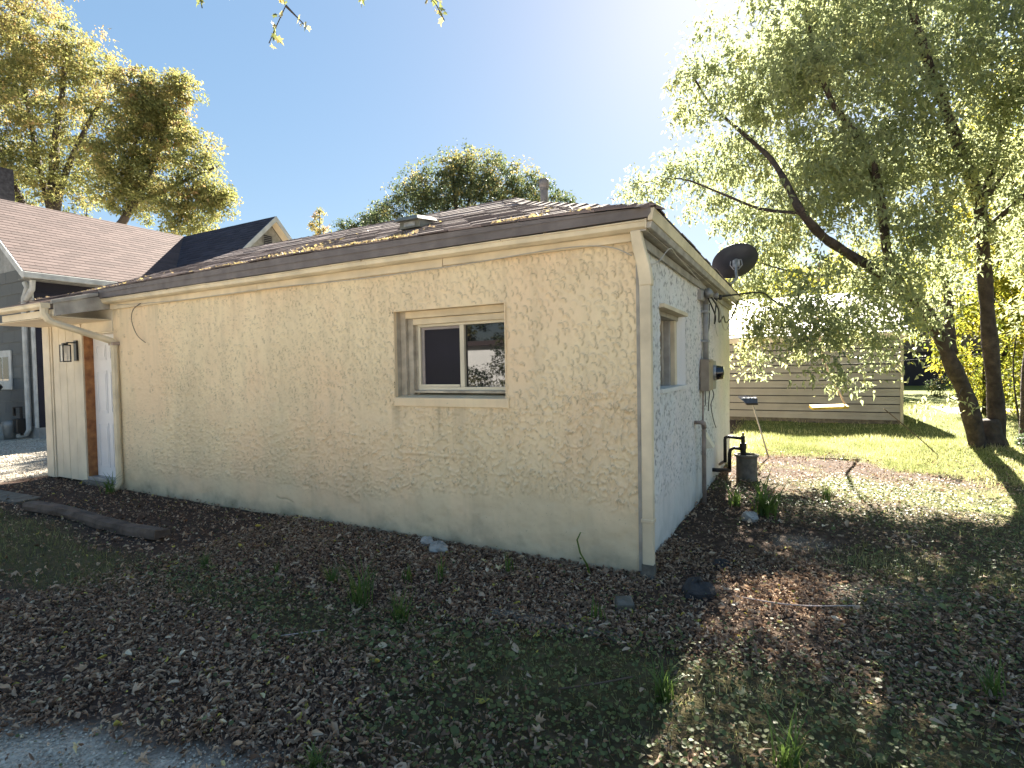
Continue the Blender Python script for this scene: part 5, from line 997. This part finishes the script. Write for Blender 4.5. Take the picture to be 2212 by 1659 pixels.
for pts, n, sp_r in twigs:
    tw.tube(pts, [.006]+[.0025]*(len(pts)-1), 4)
    q = [np.array(p) for p in pts[1:]]
    for k in range(n):
        i = rng.integers(0, max(1, len(q)-1)); a = q[i]; c_ = q[min(i+1, len(q)-1)]; P.append(a+(c_-a)*rng.random()+rng.normal(0, .014, 3))
tw.build('twigs', M['bark'], ot, fix=False)
P = np.array(P); n = len(P); me_ = None
for k in range(n):
    if me_ is None:
        me_ = bpy.data.meshes.new('leaf'); me_.from_pydata([tuple(v*.045) for v in LEAF_M[0]], [], [tuple(int(i) for i in f) for f in LEAF_M[1]]); me_.materials.append(M['leafmaple'])
        at = me_.attributes.new('tint', 'FLOAT', 'POINT'); at.data.foreach_set('value', [.8]*len(LEAF_M[0]))
        me2 = me_.copy(); me2.attributes['tint'].data.foreach_set('value', [.15]*len(LEAF_M[0]))
    o = bpy.data.objects.new('leaf', me_ if rng.random() < .55 else me2); C.objects.link(o); o.parent = ot
    o.location = Vector(P[k])-Vector(ot.location); o.rotation_euler = (rng.normal(-1.9, .5), rng.normal(0, .5), rng.uniform(0, 6.28)); s_ = rng.uniform(.5, 1.0); o.scale = (s_, s_, s_)

# ================================================================== ground stuff
def in_view(x, y, margin=120):
    d = np.stack([x-CAM.x, y-CAM.y, np.zeros_like(x)-CAM.z], -1); z = d@np.array(fw); px = 1106+1169.8*(d@np.array(r2))/z; py = 829.5-1169.8*(d@np.array(u2))/z
    return (z > .5) & (px > -margin) & (px < 2212+margin) & (py < 1659+margin), z
def blocked(x, y): return ((x > -8.62) & (x < .0) & (y > -.01) & (y < 5.1)) | ((y > 11.4) & (x < 3.0)) | ((x < -14.6) & (y > 2.1))
def scatter(n, x0, x1, y0, y1, rng, maskfn=None, thin=True, zref=3.2):
    x = rng.uniform(x0, x1, n); y = rng.uniform(y0, y1, n); ok, z = in_view(x, y); ok &= ~blocked(x, y)
    if maskfn is not None: ok &= rng.random(n) < maskfn(x, y)
    return x[ok], y[ok], z[ok]
# curled dead leaf templates
def litter_tmpl(seed):
    rg = np.random.default_rng(seed); V = []; c1 = rg.uniform(.3, 1.5); c2 = rg.uniform(-1.3, 1.3); wds = [.10, .34, .40, .12]
    for i, wv in enumerate(wds):
        yv = i/3-.5; wv = wv*rg.uniform(.7, 1.2)
        for j in (-1, 0, 1): V.append((j*wv*math.cos(c1), yv, abs(j)*wv*math.sin(c1)+c2*(yv**2)+rg.normal(0, .04)))
    F = [(i*3+j, i*3+j+1, (i+1)*3+j+1, (i+1)*3+j) for i in range(3) for j in range(2)]
    return np.array(V), np.array(F)
rng = np.random.default_rng(100)
def dens_l(x, y): return np.clip(.35+1.5*(fbm(x*2.6, y*2.6+7, 3)-.28)+.6*np.exp(-np.abs(y+.12)/.22)*(x < 0), .15, 1)*np.clip(1.0-grass_mask(x, y)*.58-gravel_mask(x, y)*.9-ivy_mask(x, y)*.45, .05, 1)
bigs = []; allV = []; allF = []; allT = []; off = 0
for t in range(7):
    tv, tf = litter_tmpl(t)
    if t < 5: x, y, z = scatter(46000, -8.6, 5.2, -3.3, 7.2, rng, lambda a, b: dens_l(a, b)*(np.exp(-np.hypot(a-CAM.x, b-CAM.y)/9)))
    else: x, y, z = scatter(100000, -3.5, 4.0, -3.2, .8, rng, dens_l)
    n = len(x); s = rng.uniform(.011, .029, n)*rng.lognormal(0, .22, n)*np.where(rng.random(n) < .05, 1.6, 1)
    R = rotm(rng.uniform(0, 6.28, n), rng.normal(0, .45, n), rng.normal(0, .5, n)+np.where(rng.random(n) < .3, 3.14, 0))
    P = np.stack([x, y, gz(x, y)+rng.uniform(.005, .035, n)], -1); V, F = inst(tv, tf, P, R, s)
    tn = np.clip(rng.beta(1.3, 1.5, n)*1.0+np.where(rng.random(n) < .025, .45, 0)+np.where(s > .05, .1, 0), 0, 1)
    allV.append(V); allF.append(F+off); allT.append(np.repeat(tn, len(tv))); off += len(V)
o = fast_mesh('leaf_litter', np.concatenate(allV), np.concatenate(allF), M['litter'], tint=np.concatenate(allT), smooth=True); tag(o, 'brown fallen leaves covering the ground round the house', 'leaf litter', kind='stuff')
# the most conspicuous fallen leaves, one by one
tm = []
for k in range(4):
    V = LEAF_M[0].copy(); rg = np.random.default_rng(k+50); V[:, 0] *= .62; V[:, 2] += 1.6*(np.abs(V[:, 0])**1.2)+.8*(V[:, 1]-.5)**2*rg.uniform(-1.5, 2)+rg.normal(0, .09, len(V)); V[:, :2] += rg.normal(0, .05, (len(V), 2)); V[:, 1] -= .5
    for tv_ in (.80, .93, .98):
        me_ = bpy.data.meshes.new('fallen_leaf'); me_.from_pydata([tuple(v*.062) for v in V], [], [tuple(int(i) for i in f) for f in LEAF_M[1]]); me_.materials.append(M['litter'])
        at = me_.attributes.new('tint', 'FLOAT', 'POINT'); at.data.foreach_set('value', [tv_]*len(V)); tm.append(me_)
tq = []
for k in range(4):
    tv_, tf_ = litter_tmpl(k+30)
    for t_ in (.78, .92, .96):
        me_ = bpy.data.meshes.new('fallen_leaf'); me_.from_pydata([tuple(v*.058) for v in tv_], [], [tuple(int(i) for i in f) for f in tf_]); me_.materials.append(M['litter']); me_.shade_smooth()
        at = me_.attributes.new('tint', 'FLOAT', 'POINT'); at.data.foreach_set('value', [t_]*len(tv_)); tq.append(me_)
x, y, z = scatter(2600, -5.5, 4.5, -2.9, 2.5, rng, lambda a, b: .75*np.exp(-np.hypot(a-CAM.x, b-CAM.y)/3.5))
o_ = np.argsort(np.hypot(x-CAM.x, y-CAM.y))[:240]
for k in o_:
    w_ = 0 if rng.random() < .72 else (1 if rng.random() < .7 else 2)
    o = bpy.data.objects.new('fallen_leaf', (tm if rng.random() < .35 else tq)[int(rng.integers(0, 4))*3+w_]); C.objects.link(o); o.parent = ground
    o.location = (x[k], y[k], float(gz(x[k], y[k]))+.035); s_ = rng.uniform(.5, 1.05); o.scale = (s_*rng.uniform(.5, 1), s_, s_); o.rotation_euler = (rng.normal(0, .5), rng.normal(0, .5)+(math.pi if rng.random() < .4 else 0), rng.uniform(0, 6.28))
# grass
GB = (np.array([(-.5, 0, 0), (.5, 0, 0), (.32, .12, .55), (-.32, .12, .55), (0, .38, 1.0), (0, .38, 1.0)]), np.array([(0, 1, 2, 3), (3, 2, 4, 5)]))
GBt = (np.array([(-.5, 0, 0), (.5, 0, 0), (.30, .14, .55), (-.30, .14, .55), (0, .42, 1.0)]), np.array([(0, 1, 2), (0, 2, 3), (3, 2, 4)]))
def grass(n, x0, x1, y0, y1, h, wd, mask, seed):
    rg = np.random.default_rng(seed); x, y, z = scatter(n, x0, x1, y0, y1, rg, mask); m_ = len(x)
    R = rotm(rg.uniform(0, 6.28, m_), rg.normal(.1, .35, m_), rg.normal(0, .3, m_)); hh = h*rg.uniform(.4, 1.3, m_)*(.6+.8*vnoise(x*2.3, y*2.3))
    V, F = inst(GBt[0], GBt[1], np.stack([x, y, gz(x, y)-.005], -1), R, np.stack([wd*rg.uniform(.7, 1.4, m_), hh, hh], -1)); return V, F, np.repeat(np.clip(rg.normal(.45, .22, m_)+(fbm(x*1.1, y*1.1, 3)-.5)*1.3, 0, 1), 5)
parts = [grass(110000, -8, 4.5, -3.0, 5.2, .055, .0035, lambda a, b: grass_mask(a, b)*(np.hypot(a-CAM.x, b-CAM.y) < 9), 1), grass(70000, -.2, 7.5, 4.2, 8.6, .075, .006, grass_mask, 2), grass(30000, -.5, 12, 8.4, 20, .08, .012, lambda a, b: (b < 20)*1., 3)]
of = 0; Fs = []
for V, F, T in parts: Fs.append(F+of); of += len(V)
o = fast_mesh('grass', np.concatenate([p[0] for p in parts]), np.concatenate(Fs), M['grass'], tint=np.concatenate([p[2] for p in parts])); tag(o, 'green grass of the lawn and of patches among the leaves', 'grass', kind='stuff')
# ground ivy and other round leaves
IV = (np.array([(0, -.5, 0), (.38, -.35, .06), (.5, .05, .10), (.3, .42, .05), (0, .5, -.03), (-.3, .42, .05), (-.5, .05, .10), (-.38, -.35, .06), (0, -.1, -.02)]), np.array([(8, k, (k+1) % 8) for k in range(8)]))
x, y, z = scatter(240000, -6.5, 5, -2.9, 6, rng, lambda a, b: np.clip(ivy_mask(a, b)*1.1+.03, 0, 1)*np.exp(-np.hypot(a-CAM.x, b-CAM.y)/12)); n = len(x)
s = rng.uniform(.009, .021, n)*np.where(rng.random(n) < .03, 1.9, 1); R = rotm(rng.uniform(0, 6.28, n), rng.normal(0, .35, n), rng.normal(0, .35, n))
V, F = inst(IV[0], IV[1], np.stack([x, y, gz(x, y)+rng.uniform(.015, .07, n)], -1), R, s)
o = fast_mesh('ground_ivy', V, F, M['ivy'], tint=np.repeat(rng.beta(2, 2, n), 9), smooth=True); tag(o, 'low round-leaved green weeds spreading between the fallen leaves', 'ground cover', kind='stuff')
# gravel
ST = (np.array([(.5, 0, 0), (0, .5, 0), (-.5, 0, 0), (0, -.5, 0), (.12, .1, .38), (-.1, -.12, .34)]), np.array([(0, 1, 4), (1, 2, 4), (2, 5, 4), (2, 3, 5), (3, 0, 5), (0, 4, 5)]))
def stones(n, x0, x1, y0, y1, s0, s1, rg):
    x, y, z = scatter(n, x0, x1, y0, y1, rg, gravel_mask); m_ = len(x)
    V, F = inst(ST[0], ST[1], np.stack([x, y, gz(x, y)+.003], -1), rotm(rg.uniform(0, 6.28, m_), rg.normal(0, .3, m_), rg.normal(0, .3, m_)), np.stack([rg.uniform(s0, s1, m_)]*3, -1)*np.array([1, .8, .8])); return V, F, np.repeat(rg.beta(2, 2, m_), 6)
parts = [stones(34000, -2.8, 1.2, -3.3, -1.9, .006, .018, rng), stones(30000, -15, -8.4, -2, 2.3, .02, .045, rng), stones(9000, .3, 2.4, -.6, 2, .006, .016, rng)]
of = 0; Fs = []
for V, F, T in parts: Fs.append(F+of); of += len(V)
o = fast_mesh('gravel', np.concatenate([p[0] for p in parts]), np.concatenate(Fs), M['gravel'], tint=np.concatenate([p[2] for p in parts])); tag(o, 'grey gravel of the drive and bare patches', 'gravel', kind='stuff')
# twigs on the ground
for k, (a, c_, lb) in enumerate((((.62, -.15, .03), (1.25, -.02, .04), 'long pale curved twig on the ground right of the corner'), ((.05, -1.55, .05), (.32, -1.35, .07), 'bent dry twig in the green weeds near the bottom'), ((-1.5, -1.75, .03), (-1.3, -1.62, .05), 'thin straight twig in the brown leaves at lower left'), ((2.75, 6.35, .05), (2.05, 6.1, .75), 'bare thin branch leaning from the foot of the big tree'))):
    a = Vector(a); c_ = Vector(c_); mdl = (a+c_)/2+Vector((0, -.03 if k else -.09, .01)); cable([a, mdl, c_], .004 if k < 3 else .007, 'twig', lb, M['wood'] if k in (1, 3) else M['rope'], 'twig', None, 5)
# leaves lying on the roof
n = 1900; t_ = rng.random(n); xr = np.where(rng.random(n) < .8, rng.uniform(-4.6, -.9, n), rng.uniform(-8.6, -.3, n)); dr = np.abs(rng.normal(0, .42, n))*(.2+1.3*vnoise(xr*2, xr*0))+.03
cl = vnoise(xr*3.1, xr*0+5) > .30; xr, dr = xr[cl], dr[cl]; n = len(xr)
zr = np.array([prof(d)+eave_lift(x_, d) for x_, d in zip(xr, dr)])+.022
V, F = inst(LEAF_M[0]-np.array([0, .5, 0]), LEAF_M[1], np.stack([xr, YF+dr, zr], -1), rotm(rng.uniform(0, 6.28, n), rng.normal(.3, .5, n), rng.normal(0, .5, n)), rng.uniform(.025, .05, n))
M['roofleaf'] = mat('fallen_yellow_leaf', (0, 0, 0), .6, translu=.25, tint=[(0, (.12, .09, .06)), (.6, (.22, .175, .10)), (1, (.36, .29, .11))])
o = fast_mesh('roof_leaves', V, F, M['roofleaf'], tint=np.repeat(rng.random(n), 15)); tag(o, 'fallen yellow leaves gathered along the roof edge', 'leaf litter', kind='stuff')
n = 160; xg = rng.uniform(-6.7, 0, n); V, F = inst(LEAF_M[0]-np.array([0, .5, 0]), LEAF_M[1], np.stack([xg, np.full(n, -.105)+rng.normal(0, .01, n), np.full(n, 2.412)], -1), rotm(rng.uniform(0, 6.28, n), rng.normal(.8, .5, n), rng.normal(0, .5, n)), rng.uniform(.02, .04, n))
o = fast_mesh('gutter_leaves', V, F, M['litter'], tint=np.repeat(rng.random(n), 15)); tag(o, 'dry leaf bits caught in the front gutter', 'leaf litter', kind='stuff')
